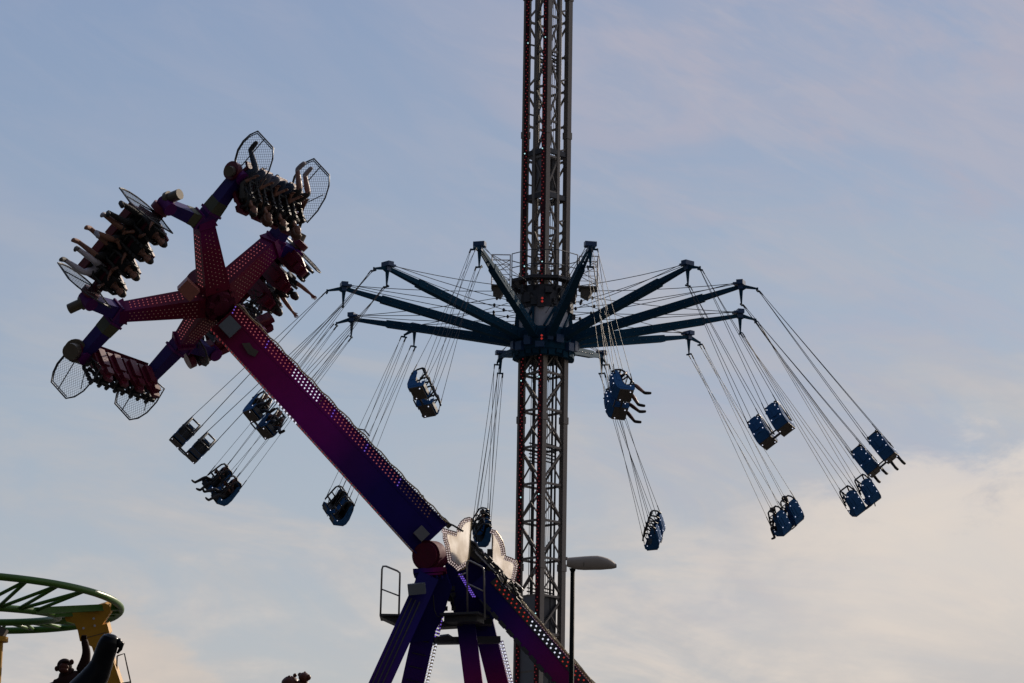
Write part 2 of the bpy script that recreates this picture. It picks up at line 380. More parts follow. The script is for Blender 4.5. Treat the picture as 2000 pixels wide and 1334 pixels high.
# ------------------------------------------------------------------ swing ride: carousel (ring that climbs the tower)
HZ = 31.3; RR = 8.0; PH = -.0597
zh_lo, zh_hi = z_at(708), z_at(652)
car = thing('swing_carousel', 'blue twelve-armed carousel ring with drum and service platform round the tower', 'fairground ride', AX+V((0, 0, zh_lo)))
def ring(b, z0, z1, r0, r1, n=16, m=0, hollow=.9):
    vs = []
    for z, r in ((z0, r0), (z1, r1)):
        for j in range(n): a = 2*math.pi*(j+.5)/n; vs.append(AX+V((math.cos(a)*r, math.sin(a)*r, z)))
    for z, r in ((z0, hollow), (z1, hollow)):
        for j in range(n): a = 2*math.pi*(j+.5)/n; vs.append(AX+V((math.cos(a)*r, math.sin(a)*r, z)))
    fs = []
    for j in range(n):
        k = (j+1) % n
        fs += [(j, k, n+k, n+j), (2*n+k, 2*n+j, 3*n+j, 3*n+k), (k, j, 2*n+j, 2*n+k), (n+j, n+k, 3*n+k, 3*n+j)]
    b.add(vs, fs, m)
b = MB(); ring(b, zh_lo+.35, zh_hi, 1.27, 1.22); ring(b, zh_hi+.003, zh_hi+.09, 1.2, 1.14); ring(b, zh_lo+.12, zh_lo+.35, 1.05, 1.24)
for k in range(24):
    a = k*math.pi/12; p = AX+V((math.cos(a)*1.13, math.sin(a)*1.13, zh_lo+.26+.04*(k % 3)))
    b.box(p, (.16, .24, .30+.10*(k % 2)), (V((math.cos(a), math.sin(a), 0)), V((-math.sin(a), math.cos(a), 0)), V((0, 0, 1))))
b.build('slewing_hub', M['blue_arm'], car)
for k in range(9):
    b = MB(); a = -2.7+k*.33+rnd(-.05, .05); p = AX+V((math.cos(a)*1.30, math.sin(a)*1.30, rnd(zh_lo+.25, zh_hi-.2)))
    b.box(p, (.2, rnd(.2, .36), rnd(.2, .4)), (V((math.cos(a), math.sin(a), 0)), V((-math.sin(a), math.cos(a), 0)), V((0, 0, 1))))
    b.build('drive_unit', M['blue'], car)
b = MB(); zd0, zd1 = zh_hi+.1, z_at(610)
ring(b, zd0, zd1, 1.1, 1.1, 16, 0, 1.05); b.build('drum_panel', M['white_panel'], car)
b = MB()
for k in range(16):
    a = 2*math.pi*k/16; a2 = a+2*math.pi/16
    p0 = AX+V((math.cos(a)*1.13, math.sin(a)*1.13, zd0)); p1 = AX+V((math.cos(a if k % 2 else a2)*1.13, math.sin(a if k % 2 else a2)*1.13, zd1))
    b.beam(p0, p1, .09, .09)
b.build('drum_frame', M['blue_arm'], car)
b = MB(); zm1 = z_at(566)
ring(b, zd1, zm1, 1.12, 1.06, 16, 0, 1.02)
for k in range(26):
    a = 2*math.pi*k/26; r = rnd(1.08, 1.2); p = AX+V((math.cos(a)*r, math.sin(a)*r, rnd(zd1-.1, zm1-.1)))
    b.box(p, (rnd(.12, .3), rnd(.14, .3), rnd(.15, .5)), (V((math.cos(a), math.sin(a), 0)), V((-math.sin(a), math.cos(a), 0)), V((0, 0, 1))))
b.build('winch_ring', M['steel_dark'], car)
for z_ in (z_at(597), z_at(603), z_at(669), z_at(675)):
    b = MB(); b.bulb(V((TX-.09, TD-1.30, z_)), .055); b.build('signal_lamp', M['bulb_red'], car)
# service platform: octagon deck with railing, two baskets
zp = z_at(553)
b = MB(); ring(b, zp-.08, zp, 1.42, 1.42, 8, 0, .95)
for k in range(8):
    a = 2*math.pi*(k+.5)/8; b.beam(AX+V((math.cos(a)*.95, math.sin(a)*.95, zp-.6)), AX+V((math.cos(a)*1.38, math.sin(a)*1.38, zp-.08)), .06, .06)
b.build('service_platform', M['steel_dark'], car)
b = MB()
for zz in (0.02, .48, 1.05):
    b.tube([AX+V((math.cos(2*math.pi*(k+.5)/8)*1.4, math.sin(2*math.pi*(k+.5)/8)*1.4, zp+zz)) for k in range(8)], .02, 5, closed=True)
for k in range(16):
    a = 2*math.pi*(k/2+.5)/8; r = 1.4 if k % 2 == 0 else 1.4*math.cos(math.pi/8)
    b.tube([AX+V((math.cos(a)*r, math.sin(a)*r, zp)), AX+V((math.cos(a)*r, math.sin(a)*r, zp+1.05))], .02, 5)
b.build('railing', M['steel_dark'], car)
for sgn in (-1, 1):
    bb = MB(); c = AX+V((sgn*1.72, -.35, zp-.25))
    bb.prism([c+V((-.36, -.4, 0)), c+V((.36, -.4, 0)), c+V((.36, .4, 0)), c+V((-.36, .4, 0))], (0, 0, -.06))
    bb.prism([c+V((-.3, -.3, -.061)), c+V((.22, -.3, -.061)), c+V((.0, -.3, -.45)), c+V((-.3, -.3, -.3))], (0, .6, 0))
    bo = bb.build('basket', M['plate'], car)
    bb = MB(); X0_, X1_, Y0_, Y1_ = c.x-.36, c.x+.36, c.y-.4, c.y+.4; z0 = c.z
    crn = [V((X0_, Y0_, z0)), V((X1_, Y0_, z0)), V((X1_, Y1_, z0)), V((X0_, Y1_, z0))]
    for i in range(4):
        p, q = crn[i], crn[(i+1) % 4]
        bb.tube([p, p+V((0, 0, 1.2))], .024, 5)
        bb.tube([p+V((0, 0, 1.2)), q+V((0, 0, 1.2))], .024, 5)
        for s_ in range(3):
            za, zb_ = .4*s_, .4*s_+.4
            a_, c_ = (p, q) if s_ % 2 else (q, p)
            bb.tube([a_+V((0, 0, za)), c_+V((0, 0, zb_))], .016, 4)
            bb.tube([p+V((0, 0, zb_)), q+V((0, 0, zb_))], .014, 4)
    bb.build('basket_rail', M['sunlit_rail_white'], bo)

# the 12 arms: (nominal angle, head px, seat px) measured
ARMS = [(-15, 937, 478, 830, 768), (-45, 757, 517, 517, 812), (-75, 672, 557, 375, 862), (-105, 688, 617, 432, 948), (-135, 810, 637, 660, 990), (-165, 978, 690, 940, 1032),
        (15, 1153, 478, 1210, 772), (45, 1343, 515, 1507, 832), (75, 1447, 553, 1709, 888), (105, 1445, 610, 1680, 970), (135, 1345, 652, 1534, 1010), (165, 1175, 690, 1276, 1038)]
def proj(p):
    d = p-EYE; z = d.dot(FW); return (1000+F_PX*d.dot(RT)/z, 667-F_PX*d.dot(UP)/z)
def solve_tip(a, tx, ty):
    th = R_(a)+PH; h = HZ
    f = lambda th, h: proj(V((TX+RR*math.sin(th), TD-RR*math.cos(th), h)))
    for _ in range(15):
        x0, y0 = f(th, h); x1, y1 = f(th+1e-4, h); x2, y2 = f(th, h+1e-4)
        a11, a21, a12, a22 = (x1-x0)/1e-4, (y1-y0)/1e-4, (x2-x0)/1e-4, (y2-y0)/1e-4
        det = a11*a22-a12*a21
        if abs(det) < 1e-6: break
        ex, ey = tx-x0, ty-y0
        th += (a22*ex-a12*ey)/det; h += (-a21*ex+a11*ey)/det
    return th, h
def catenary(p, q, sag, n=6):
    return [p.lerp(q, i/n)+V((0, 0, -sag*4*(i/n)*(1-i/n))) for i in range(n+1)]
SW = []
z_base = z_at(664)
for a, tx, ty, sx_, sy_ in ARMS:
    th, h = solve_tip(a, tx, ty)
    rad = V((math.sin(th), -math.cos(th), 0)); tan = V((math.cos(th), math.sin(th), 0))
    head = V((TX, TD, h))+rad*RR
    base = V((TX, TD, z_base))+rad*1.1
    ab = MB(); end = head-rad*.12+V((0, 0, -.16)); d = (end-base).normalized()
    k8 = base.lerp(end, .80)
    ab.beam(base, k8, .30, .34, .27, .28)
    ab.beam(base, base.lerp(end, .06), .40, .42, .36, .38)
    for s_ in (-1, 1):
        ab.beam(k8-d*.05+tan*s_*.09, end+tan*s_*.05, .05, .20, .05, .13)
    ab.beam(k8+d*.4, k8+d*.46, .2, .06)
    arm = ab.build('arm', M['blue_arm'], car)
    hb = MB(); hb.box(head+V((0, 0, .02)), (.26, .44, .17), (rad, tan, V((0, 0, 1)))); hb.box(head+V((0, 0, -.14)), (.2, .2, .2), (rad, tan, V((0, 0, 1))))
    hb.box(head-rad*.2+V((0, 0, -.02)), (.16, .34, .08), (rad, tan, V((0, 0, 1))))
    hb.build('arm_head', M['blue'], arm)
    hA = head+rad*.66+V((0, 0, -.27)); hB = head+rad*.02+V((0, 0, -.78))
    kb = MB(); kb.beam(head+V((0, 0, -.12)), hA, .12, .15, .06, .06); kb.beam(head+V((0, 0, -.14)), hB, .12, .17, .06, .06)
    kb.beam(head+V((0, 0, -.25))-rad*.02, head+rad*.18+V((0, 0, -.20)), .1, .16, .1, .06)
    for hk in (hA, hB):
        kb.tube([hk+V((0, 0, .05)), hk-V((0, 0, .07))], .035, 6)
        kb.beam(hk-tan*.13-V((0, 0, .08)), hk+tan*.13-V((0, 0, .08)), .05, .06)
    kb.build('cable_bracket', M['blue_arm'], arm)
    for s_ in (-1, 1):
        lb = MB(); lb.beam(base.lerp(k8, .04)+tan*s_*.149, base.lerp(k8, .97)+tan*s_*.138, .008, .05, up=V((0, 0, 1)), m=1)
        for k in range(1, 15): lb.bulb(base.lerp(k8, k/15)+tan*s_*.152, .022)
        lb.build('light_strip', [M['steel_rail'], M['blue_arm']], arm)
    # stays
    for zz, rr_, dt in ((z_at(570), 1.0, .0), (z_at(603), 1.1, .12), (z_at(622), 1.05, -.15)):
        q = V((TX, TD, zz))+rad*rr_+tan*dt
        sb = MB(); p0 = head-rad*.22+tan*dt*.7; sb.tube(catenary(p0, q, .10), .014, 4)
        mid = p0.lerp(q, .86); sb.ball(mid+V((0, 0, -.06)), (.055, .055, .08), nu=8, nv=5); sb.build('stay_cable', M['cable'], car)
    # gondola position by cable length 9 m
    Ls = 9.0; dv_ = (FW+RT*((sx_-1000)/F_PX)-UP*((sy_-667)/F_PX)).normalized()
    oc = EYE-head; bq = oc.dot(dv_); cq = oc.dot(oc)-Ls*Ls; disc = max(bq*bq-cq, 0)
    best = None
    for sg in (-1, 1):
        q = EYE+dv_*(-bq+sg*math.sqrt(disc)); e_ = (q-head)-(rad*5.9+V((0, 0, -6.8)))
        if best is None or e_.length < best[0]: best = (e_.length, q)
    SW.append(dict(a=a, head=head, rad=rad, tan=tan, pos=best[1], hA=hA, hB=hB))

# ------------------------------------------------------------------ people
PANTS = {}
def pmat(key, col):
    if key not in PANTS: PANTS[key] = mat('cloth_'+key, col, .8, 0, .25, 10)
    return PANTS[key]
SKIN = mat('skin', (.22, .10, .065), .5, 0, .1, 6); HAIR = {'dark': mat('hair_dark', (.012, .009, .007), .6, 0, .3, 30), 'brown': mat('hair_brown', (.07, .030, .015), .6, 0, .3, 30), 'fair': mat('hair_fair', (.22, .14, .06), .6, 0, .3, 30)}
EYE_M = mat('eye_dark', (.01, .01, .01), .3)
PM = {}
def person_mesh(key, kick=(0., 0.), spread=.12, arms='rest', lean=0., longleg=1.0):
    if key in PM: return PM[key]
    vs = []; es = []; rad = []; reg = []
    def v(p, r, g): vs.append(V(p)); rad.append(r if isinstance(r, tuple) else (r, r)); reg.append(g); return len(vs)-1
    def ch(a, pts):
        for p, r, g in pts:
            b = v(p, r, g); es.append((a, b)); a = b
        return a
    # regions: 0 skin 1 top 2 trousers 3 shoes
    pel = v((0, -.06, -.2), (.15, .12), 2)
    ly = lean
    ws = ch(pel, [((0, -.07+ly*.3, -.06), (.135, .10), 1), ((0, -.08+ly*.6, .10), (.15, .105), 1), ((0, -.09+ly, .24), (.155, .10), 1)])
    nk = ch(ws, [((0, -.08+ly, .34), (.07, .06), 1), ((0, -.06+ly, .42), (.05, .05), 0), ((0, -.05+ly, .50), (.055, .055), 0)])
    for s in (-1, 1):
        i = 0 if s < 0 else 1
        k = kick[i]
        knee = V((s*(.10+spread), .40, -.17+.04*k)); shin = .44*longleg
        an = R_(90-75*k)       # 0 hanging, 1 straight out
        ankle = knee+V((s*.02, math.cos(an)*shin, -math.sin(an)*shin))
        toe_d = V((0, math.sin(an)*.9+.1, math.cos(an)*.9-.25)).normalized()
        ch(pel, [((s*.10, .02, -.20), .088, 2), ((s*(.10+spread*.5), .2, -.18), .078, 2), (knee, .058, 2), (knee.lerp(ankle, .35), .060, 9), (knee.lerp(ankle, .75), .050, 9), (ankle, .044, 9),
                 (ankle+(ankle-knee).normalized()*.05+toe_d*.0, .050, 3), (ankle+(ankle-knee).normalized()*.075+toe_d*.13, (.050, .042), 3), (ankle+(ankle-knee).normalized()*.085+toe_d*.24, (.046, .030), 3)])
        sh = V((s*.185, -.08+ly, .27))
        if arms == 'rest': el = V((s*.27, .04+ly, .02)); wr = V((s*.17, .25, -.02))
        elif arms == 'hold': el = V((s*.27, .02+ly, .12)); wr = V((s*.15, .20, .26))
        elif arms == 'cable': el = V((s*.36, .0+ly, .20)); wr = V((s*.27, .12, .42))
        elif arms == 'up': el = V((s*.25, .05+ly, .52)); wr = V((s*.28, .14+ly, .78))
        elif arms == 'flail': el = V((s*.30, .16+ly, .44)); wr = V((s*.36, .36+ly, .60))
        e_ = ch(ws, [(sh, .062, 1), (sh.lerp(el, .55), .048, 1), (el, .040, 8), (el.lerp(wr, .4), .040, 8), (wr, .026, 0)])
        hd = (wr-el).normalized(); side = hd.cross(V((0, 0, 1)));
        if side.length < .2: side = hd.cross(V((0, 1, 0)))
        side.normalize(); nrm_ = side.cross(hd).normalized()
        palm = ch(e_, [(wr+hd*.05, (.036, .018), 0)])
        for fi, (off, ln) in enumerate(((-.030, .062), (-.011, .075), (.010, .072), (.030, .056))):
            ch(palm, [(wr+hd*.095+side*off, .011, 0), (wr+hd*(.095+ln*.5)+side*off*1.2+nrm_*.008, .0095, 0), (wr+hd*(.095+ln)+side*off*1.3+nrm_*.026, .008, 0)])
        ch(palm, [(wr+hd*.055-side*.045*s, .012, 0), (wr+hd*.09-side*.065*s, .010, 0)])
    me = bpy.data.meshes.new('tmp'); me.from_pydata([tuple(q) for q in vs], es, [])
    ob = bpy.data.objects.new('tmp', me); C.collection.objects.link(ob)
    sk = ob.modifiers.new('s', 'SKIN'); sk.use_smooth_shade = True
    sv = me.skin_vertices[0].data
    for i, r in enumerate(rad): sv[i].radius = tuple(q*(1.22 if max(r) > .03 else 1.1) for q in r); sv[i].use_root = (i == 0)
    sb = ob.modifiers.new('ss', 'SUBSURF'); sb.levels = 1; sb.render_levels = 1
    dg = bpy.context.evaluated_depsgraph_get(); dg.update()
    m2 = bpy.data.meshes.new_from_object(ob.evaluated_get(dg))
    bpy.data.objects.remove(ob)
    # add head
    hb = MB(); base_v = [q.co.copy() for q in m2.vertices]; hb.v = base_v; hb.t = [0.]*len(base_v)
    segs = [(vs[a], vs[b], reg[b]) for a, b in es]
    for pl in m2.polygons:
        hb.f.append(list(pl.vertices)); c = pl.center; bd = 9; br = 0
        for p, q, g_ in segs:
            dd = q-p; t_ = max(0, min(1, (c-p).dot(dd)/max(dd.length_squared, 1e-9))); e_ = (c-p-dd*t_).length
            if e_ < bd: bd = e_; br = g_
        hb.m.append({9: 4, 8: 5}.get(br, br)); hb.sm.append(True)
    hc = V((0, -.03+ly, .60))
    def hf(q):
        q = q.copy()
        if q.z < -.2: q.x *= 1+.35*(q.z+.2); 
        if q.y > .82 and -.35 < q.z < .25: q.y += .14*(1-abs(q.z+.05)*2.5)        # nose
        if q.y > .5 and .0 < q.z < .3: q.y -= .05
        if q.y > .3 and q.z < -.6: q.y += .1
        return q
    hb.ball(hc, (.077, .098, .125), 0, 14, 12, fn=hf)
    for s in (-1, 1):
        hb.ball(hc+V((s*.079, -.005, -.005)), (.012, .022, .034), 0, 6, 4); hb.ball(hc+V((s*.03, .086, .014)), (.012, .008, .008), 6, 6, 4)
    hb.ball(hc+V((0, .088, -.062)), (.024, .010, .007), 7, 6, 4)
    me = bpy.data.meshes.new('person')
    me.from_pydata([tuple(q) for q in hb.v], [], hb.f); me.polygons.foreach_set('material_index', hb.m); me.polygons.foreach_set('use_smooth', hb.sm)
    PM[key] = (me, hc.copy()); return PM[key]
HM = {}
def hair_mesh(kind, hc):
    k = (kind, round(hc.y, 3))
    if k in HM: return HM[k]
    b = MB()
    def cap(q):
        q = q.copy(); f = 1.0+.07*noise.noise(q*3.3)
        if q.y > .25 and q.z < .45: q.y = .25; q.x *= .97
        return q*f
    if kind == 'short': b.ball(hc+V((0, -.012, .02)), (.087, .103, .122), 0, 14, 10, fn=cap)
    elif kind == 'curly': b.ball(hc+V((0, -.035, .03)), (.145, .14, .155), 0, 18, 14, fn=lambda q: cap(q)*(1+.10*noise.noise(q*7)))
    else:
        b.ball(hc+V((0, -.014, .02)), (.092, .108, .124), 0, 14, 10, fn=cap)
        for k_ in range(9):
            x = (k_-4)*.02; b.tube([hc+V((x, -.09, .02)), hc+V((x*1.3, -.115, -.12)), hc+V((x*1.6+rnd(-.01, .01), -.12, -.28+rnd(-.03, .03)))], [.022, .024, .008], 6)
    o = b.build('hair', HAIR['dark']); me = o.data; bpy.data.objects.remove(o); HM[k] = me; return me
def person(mw, label, pose, hair='short', hcol='dark', top=('black', (.012, .012, .014)), leg=('dark_denim', (.02, .025, .04)), shoe=('black_shoe', (.015, .015, .015)), bare=False, sleeve=True, group=None):
    me, hc = person_mesh(*pose) if isinstance(pose, tuple) else pose
    me = me.copy(); mi_ = [0]*len(me.polygons); me.polygons.foreach_get('material_index', mi_); me.materials.clear()
    lm = pmat(*leg); tm = pmat(*top)
    for q in (SKIN, tm, lm, pmat(*shoe), SKIN if bare else lm, tm if sleeve else SKIN, EYE_M, HAIR['brown']): me.materials.append(q)
    me.polygons.foreach_set('material_index', mi_)
    o = bpy.data.objects.new('person', me); C.collection.objects.link(o); o.matrix_world = mw
    tag(o, label, 'person', group)
    h = bpy.data.objects.new('hair', hair_mesh(hair, hc)); C.collection.objects.link(h); h.parent = o
    h.material_slots[0].link = 'OBJECT'; h.material_slots[0].material = HAIR[hcol]
    return o
POSE = dict(hang=('hang', (.15, .05), .05, 'rest'), kick=('kick', (.55, .75), .07, 'hold'), mid=('mid', (.35, .5), .08, 'hold'), out=('out', (.85, 1.0), .05, 'hold'), out2=('out2', (1.0, .7), .06, 'rest'), cab=('cab', (.25, .45), .12, 'cable'), flail=('flail', (.4, .5), .08, 'flail'), tuck=('tuck', (-1.1, -.75), .03, 'rest'), one=('one', (.0, -.9), .05, 'rest'), up=('up', (.6, .2), .06, 'up'))

# ------------------------------------------------------------------ swing gondolas
def seat_shell():
    b = MB(); T = .028
    prof = [(-.20, -.50), (.26, -.50), (.34, -.42), (.34, -.20), (.26, -.22), (.12, -.27), (.01, -.22), (-.07, -.06), (-.10, .20), (-.13, .44), (-.20, .53), (-.29, .50), (-.345, .30), (-.35, -.20), (-.29, -.42)]
    for s in (-1, 1):
        x = s*.255
        b.prism([(x-T/2, y, z) for y, z in prof], (T, 0, 0))
    # back with octagonal top
    bk = [(-.25, -.22), (.25, -.22), (.26, -.1), (.26, .28), (.19, .48), (.10, .55), (-.10, .55), (-.19, .48), (-.26, .28), (-.26, -.2)]
    b.prism([(x, -.362, z) for x, z in bk], (0, .04, 0))
    b.prism([(x*.72, -.385, z*.62+.10) for x, z in bk], (0, .022, 0))
    b.prism([(-.25, -.362, -.22), (.25, -.362, -.22), (.25, -.21, -.50), (-.25, -.21, -.50)], (0, .035, .012))
    b.box((0, -.392, .10), (.10, .012, .34)); b.box((0, -.392, -.2), (.2, .012, .05))
    b.box((0, .285, -.35), (.478, .04, .2))
    for s in (-1, 1): b.box((s*.272, -.06, -.33), (.012, .34, .14)); b.box((s*.275, -.2, .12), (.012, .12, .3))
    return b
def lap_bar():
    b = MB()
    for s in (-1, 1):
        b.tube([(s*.2, -.36, .50), (s*.2, -.20, .64), (s*.2, -.02, .68), (s*.2, .10, .60), (s*.2, .30, .12), (s*.2, .36, -.04)], .036, 6)
        b.tube([(s*.2, .20, .36), (s*.14, .08, .26), (s*.12, -.02, .18)], .032, 5)
    b.tube([(-.22, .30, .12), (.22, .30, .12)], .04, 6); b.tube([(-.2, -.02, .68), (.2, -.02, .68)], .034, 6); b.tube([(-.2, .20, .36), (.2, .20, .36)], .02, 6)
    b.tube([(0, .3, .1), (0, .22, -.24)], .022, 5)
    return b
def seat_pad_shade():  # black padding and front panel, painting in the shade inside the swing shells
    b = MB(); b.box((0, .312, -.35), (.45, .012, .17)); b.box((0, -.02, -.26), (.478, .50, .05)); b.box((0, -.285, .08), (.476, .06, .62)); b.box((0, -.29, .43), (.34, .05, .10))
    for s in (-1, 1): b.prism([(s*.236, -.25, .40), (s*.236, -.13, .40), (s*.236, -.11, .1), (s*.236, -.08, -.08), (s*.236, -.02, -.235), (s*.236, -.25, -.235)], (s*-.012, 0, 0))
    return b
proto_shell = seat_shell(); proto_bar = lap_bar()
def mk_mesh(mb, name, mt):
    o = mb.build(name, mt); me = o.data; bpy.data.objects.remove(o); return me
me_shell = mk_mesh(proto_shell, 'seat_shell', M['shell']); me_bar = mk_mesh(proto_bar, 'restraint_bar', M['black'])
me_pad_shade = mk_mesh(seat_pad_shade(), 'seat_pad_shade', M['black'])
b = MB(); b.prism([(-.262, -.20, -.53), (.262, -.20, -.53), (.262, .28, -.53), (-.262, .28, -.53)], (0, 0, .027))
for x in (-.17, 0, .17):
    for y in (-.14, .05, .2): b.cyl((x, y, -.545), (x, y, -.53), .02, n=8)
me_plate = mk_mesh(b, 'base_plate', M['plate'])
b = MB()
for x, z in ((-.17, .40), (.17, .36), (-.20, -.12), (.19, -.14), (.21, .12)):
    if rnd(0, 1) < .95: b.ball((x, -.374 if abs(x) > .18 or z > .3 else -.392, z), .019, 0, 8, 5)
for x, y in ((-.19, -.10), (.19, .18)): b.ball((x, y, -.54), .020, 0, 8, 5)
for s in (-1, 1): b.ball((s*.274, .2, -.28), .018, 0, 8, 5)
me_dots = mk_mesh(b, 'lamp', M['bulb_white'])  # white dots of the shell drawn as glowing balls
b = MB(); b.beam((-.16, .0, -.52), (.16, .0, -.52), .06, .06); b.beam((-.16, -.25, -.50), (.16, -.25, -.50), .04, .04)
me_tie = mk_mesh(b, 'tie_bar', M['steel_dark'])
b = MB(); b.beam((0, -.1, -.5), (0, .1, -.72), .03, .03)
me_strap = mk_mesh(b, 'tie_strap', M['black'])
SL = {-15: 'empty blue twin swing seat nearest left of the tower, tipped to show its brown underside', -45: 'blue twin swing seat with two riders just left of the purple boom',
      -75: 'empty dark twin swing seat flung out farthest left', -105: 'dark twin swing seat with two riders whose legs dangle left, lowest on the left',
      -135: 'empty dark twin swing seat just under the purple boom', -165: 'dark twin swing seat between the two cream sign panels',
      15: 'blue twin swing seat with dangling legs, just right of the tower below the hub', 45: 'empty blue twin swing seat high on the right with brown underside',
      75: 'blue twin swing seat with two riders kicking out, farthest right', 105: 'empty blue twin swing seat just below the farthest right one',
      135: 'blue twin swing seat with riders seen from behind, low on the right', 165: 'small empty swing seat low on the right, nearest the lamp'}
CONN = {}
for s in SW:
    zz = (s['head']-s['pos']).normalized(); y = (s['tan']-zz*s['tan'].dot(zz)).normalized(); x = y.cross(zz)
    tw = {-15: .15, 15: -.05, 165: .0, -165: .05, 45: -.30, 75: .06, 105: .05, 135: .18, -45: .05, -75: -.03, -105: .30, -135: .10}[s['a']]
    y, x = (y*math.cos(tw)+x*math.sin(tw)), (x*math.cos(tw)-y*math.sin(tw))
    rot = Matrix((x, y, zz)).transposed()
    root = thing('swing_gondola', SL[s['a']], 'swing seat', s['pos'], 'twin swing seats hanging from the carousel arms', rot)
    inv = (Matrix.Translation(s['pos']) @ rot.to_4x4()).inverted()
    s['mw'] = Matrix.Translation(s['pos']) @ rot.to_4x4()
    def sub(me, name, parent, loc=(0, 0, 0)):
        o = bpy.data.objects.new(name, me); C.collection.objects.link(o); o.parent = parent; o.location = loc; ORG[o] = V((0, 0, 0)); return o
    for sx_, hk in ((-.40, inv @ s['hB']), (.40, inv @ s['hA'])):
        sh = sub(me_shell, 'seat_shell', root, (sx_, 0, 0))
        sub(me_bar, 'restraint_bar', sh); sub(me_pad_shade, 'seat_pad_shade', sh); sub(me_plate, 'base_plate', sh); sub(me_dots, 'lamp', sh)
        for (cx, cy, cz, ho) in ((-.27, -.30, .34, -.12), (.27, -.30, .34, .12), (-.27, .30, -.14, -.10), (.27, .30, -.14, .10)):
            b = MB(); top = hk+V((0, ho, -.06))*1.0; q = V((sx_+cx, cy, cz))
            b.tube([top, top.lerp(q, .93)], .0105, 4); b.tube([top.lerp(q, .93), q], .018, 5); b.tube([top, top.lerp(q, .03)], .02, 5)
            b.build('cable', M['cable'], root)
        b = MB(); b.box(V((sx_, -.3, .34)), (.60, .05, .05)); b.build('hanger_bar', M['black'], root)
    sub(me_tie, 'tie_bar', root)
    if s['a'] in (-135, 105, 165): sub(me_strap, 'tie_strap', root, (.35, 0, 0))
def rider(a, side, label, pose, dy=0, **kw):
    s = [q for q in SW if q['a'] == a][0]
    person(s['mw'] @ Matrix.Translation((.40*side, dy, 0)), label, POSE[pose], group='riders on the swing seats', **kw)
rider(-45, 1, 'rider in dark jacket in the left seat of the twin seat beside the purple boom', 'out', hcol='brown')
rider(-45, -1, 'rider with fair arms in the right seat of the twin seat beside the purple boom', 'kick', hair='long', hcol='brown', top=('grey', (.05, .05, .05)), sleeve=False)
rider(-105, 1, 'rider in black with bent legs, outer seat lowest on the left', 'mid', top=('black', (.012, .012, .014)), leg=('black_trousers', (.012, .012, .014)))
rider(-105, -1, 'rider in dark grey trousers stretching legs, inner seat lowest on the left', 'kick', top=('maroon', (.03, .012, .01)), leg=('grey_trousers', (.04, .04, .045)))
rider(15, -1, 'rider with reddish trousers in the upper seat just right of the tower', 'mid', hair='long', top=('black', (.012, .012, .014)), leg=('rust', (.06, .02, .015)), shoe=('black_shoe', (.015, .015, .015)))
rider(15, 1, 'rider with bare shins in the lower seat just right of the tower', 'cab', leg=('shorts', (.03, .03, .03)), bare=True)
rider(75, 1, 'rider in dark trousers in the outer seat farthest right', 'hang', dy=.16, top=('white_hem', (.05, .05, .055)), leg=('navy', (.015, .018, .03)))
rider(75, -1, 'rider with crossed black legs in the inner seat farthest right', 'mid', dy=.10, leg=('black_trousers', (.012, .012, .014)), shoe=('olive_shoe', (.05, .045, .035)))
rider(135, -1, 'rider in black with shins hanging, left seat low on the right', 'hang', dy=.08, leg=('black_trousers', (.012, .012, .014)))
rider(135, 1, 'dark-haired rider mostly behind the shell, right seat low on the right', 'hang', dy=.08, hair='curly', top=('brown', (.03, .02, .015)))
rider(-165, 1, 'dark hunched rider in the swing seat between the cream sign panels', 'hang', top=('brown', (.03, .02, .015)))

# ------------------------------------------------------------------ pendulum ride
DP = 75.4; S = 80.0
Cc = (390, 551); NV = V((.53, -.56, .64)).normalized()
def zpl(px, py): return -(NV.x*(px-Cc[0])-NV.y*(py-Cc[1])) / NV.z / S     # metres toward viewer on the rotor plane
def Q(px, py, dz=0): return P(px, py, DP, dz)
n_w = vdir(*NV)
ring_c = Q(*Cc); hub_c = ring_c+n_w*(66/S)
hub_px = proj(hub_c)
hz = NV.z*66/S
# boom
b_top = Q(452, 634, hz+.15); b_bot = Q(842, 1052, hz+.15)
boom = thing('swinging_boom', 'long purple and blue box girder boom edged with rows of bulbs', 'ride arm', Q(842, 1085, hz+.1))
bd = (b_bot-b_top).normalized(); bperp = FW.cross(bd).normalized()
if bperp.dot(UP) < 0: bperp = -bperp
bback = bd.cross(bperp).normalized()
if bback.dot(FW) < 0: bback = -bback
bperp, bback = (bperp*math.cos(.13)+bback*math.sin(.13)), (bback*math.cos(.13)-bperp*math.sin(.13))
b = MB(); W0, W1, DB = .80, .98, .72
cN = b_top-bd*.25; cE = b_bot+bd*.02
b.beam(cN+bback*DB/2, cE+bback*DB/2, DB, W0, DB, W1, up=bperp, seg=8)
# flange lips and seams
for e_, wsc in ((1, 1), (-1, 1)):
    b.beam(cN+bback*(DB/2)+bperp*e_*(W0/2+.012), cE+bback*(DB/2)+bperp*e_*(W1/2+.012), DB+.10, .025, DB+.10, .025, up=bperp, seg=8)
b.beam(cN+bperp*(W0/2-.26)-bback*.004, cE+bperp*(W1/2-.27)-bback*.004, .012, .02, up=bperp, seg=8)
for k in (.25, .5, .75): 
    c = cN.lerp(cE, k); wv = W0+(W1-W0)*k; b.beam(c+bback*DB/2-bd*.02, c+bback*DB/2+bd*.02, DB+.012, wv+.02, up=bperp, t0=k, t1=k)
gird = b.build('girder', M['boom'], boom)
BL = (cE-cN).length
b = MB(); nB = int(BL/.105)
for i in range(nB):
    k = i/nB; c = cN+bd*BL*k; wv = W0+(W1-W0)*k
    if i > nB-5: continue
    if .28 < k < .405: mi = 0
    elif k < .28 or .42 < k < .80: mi = 1 if (i*7) % 11 else 4
    else: mi = 2
    for j in range(3):
        b.bulb(c+bperp*(wv/2-.035-.075*j)-bback*.012+bd*(.03*j), .021 if mi else .023, mi)
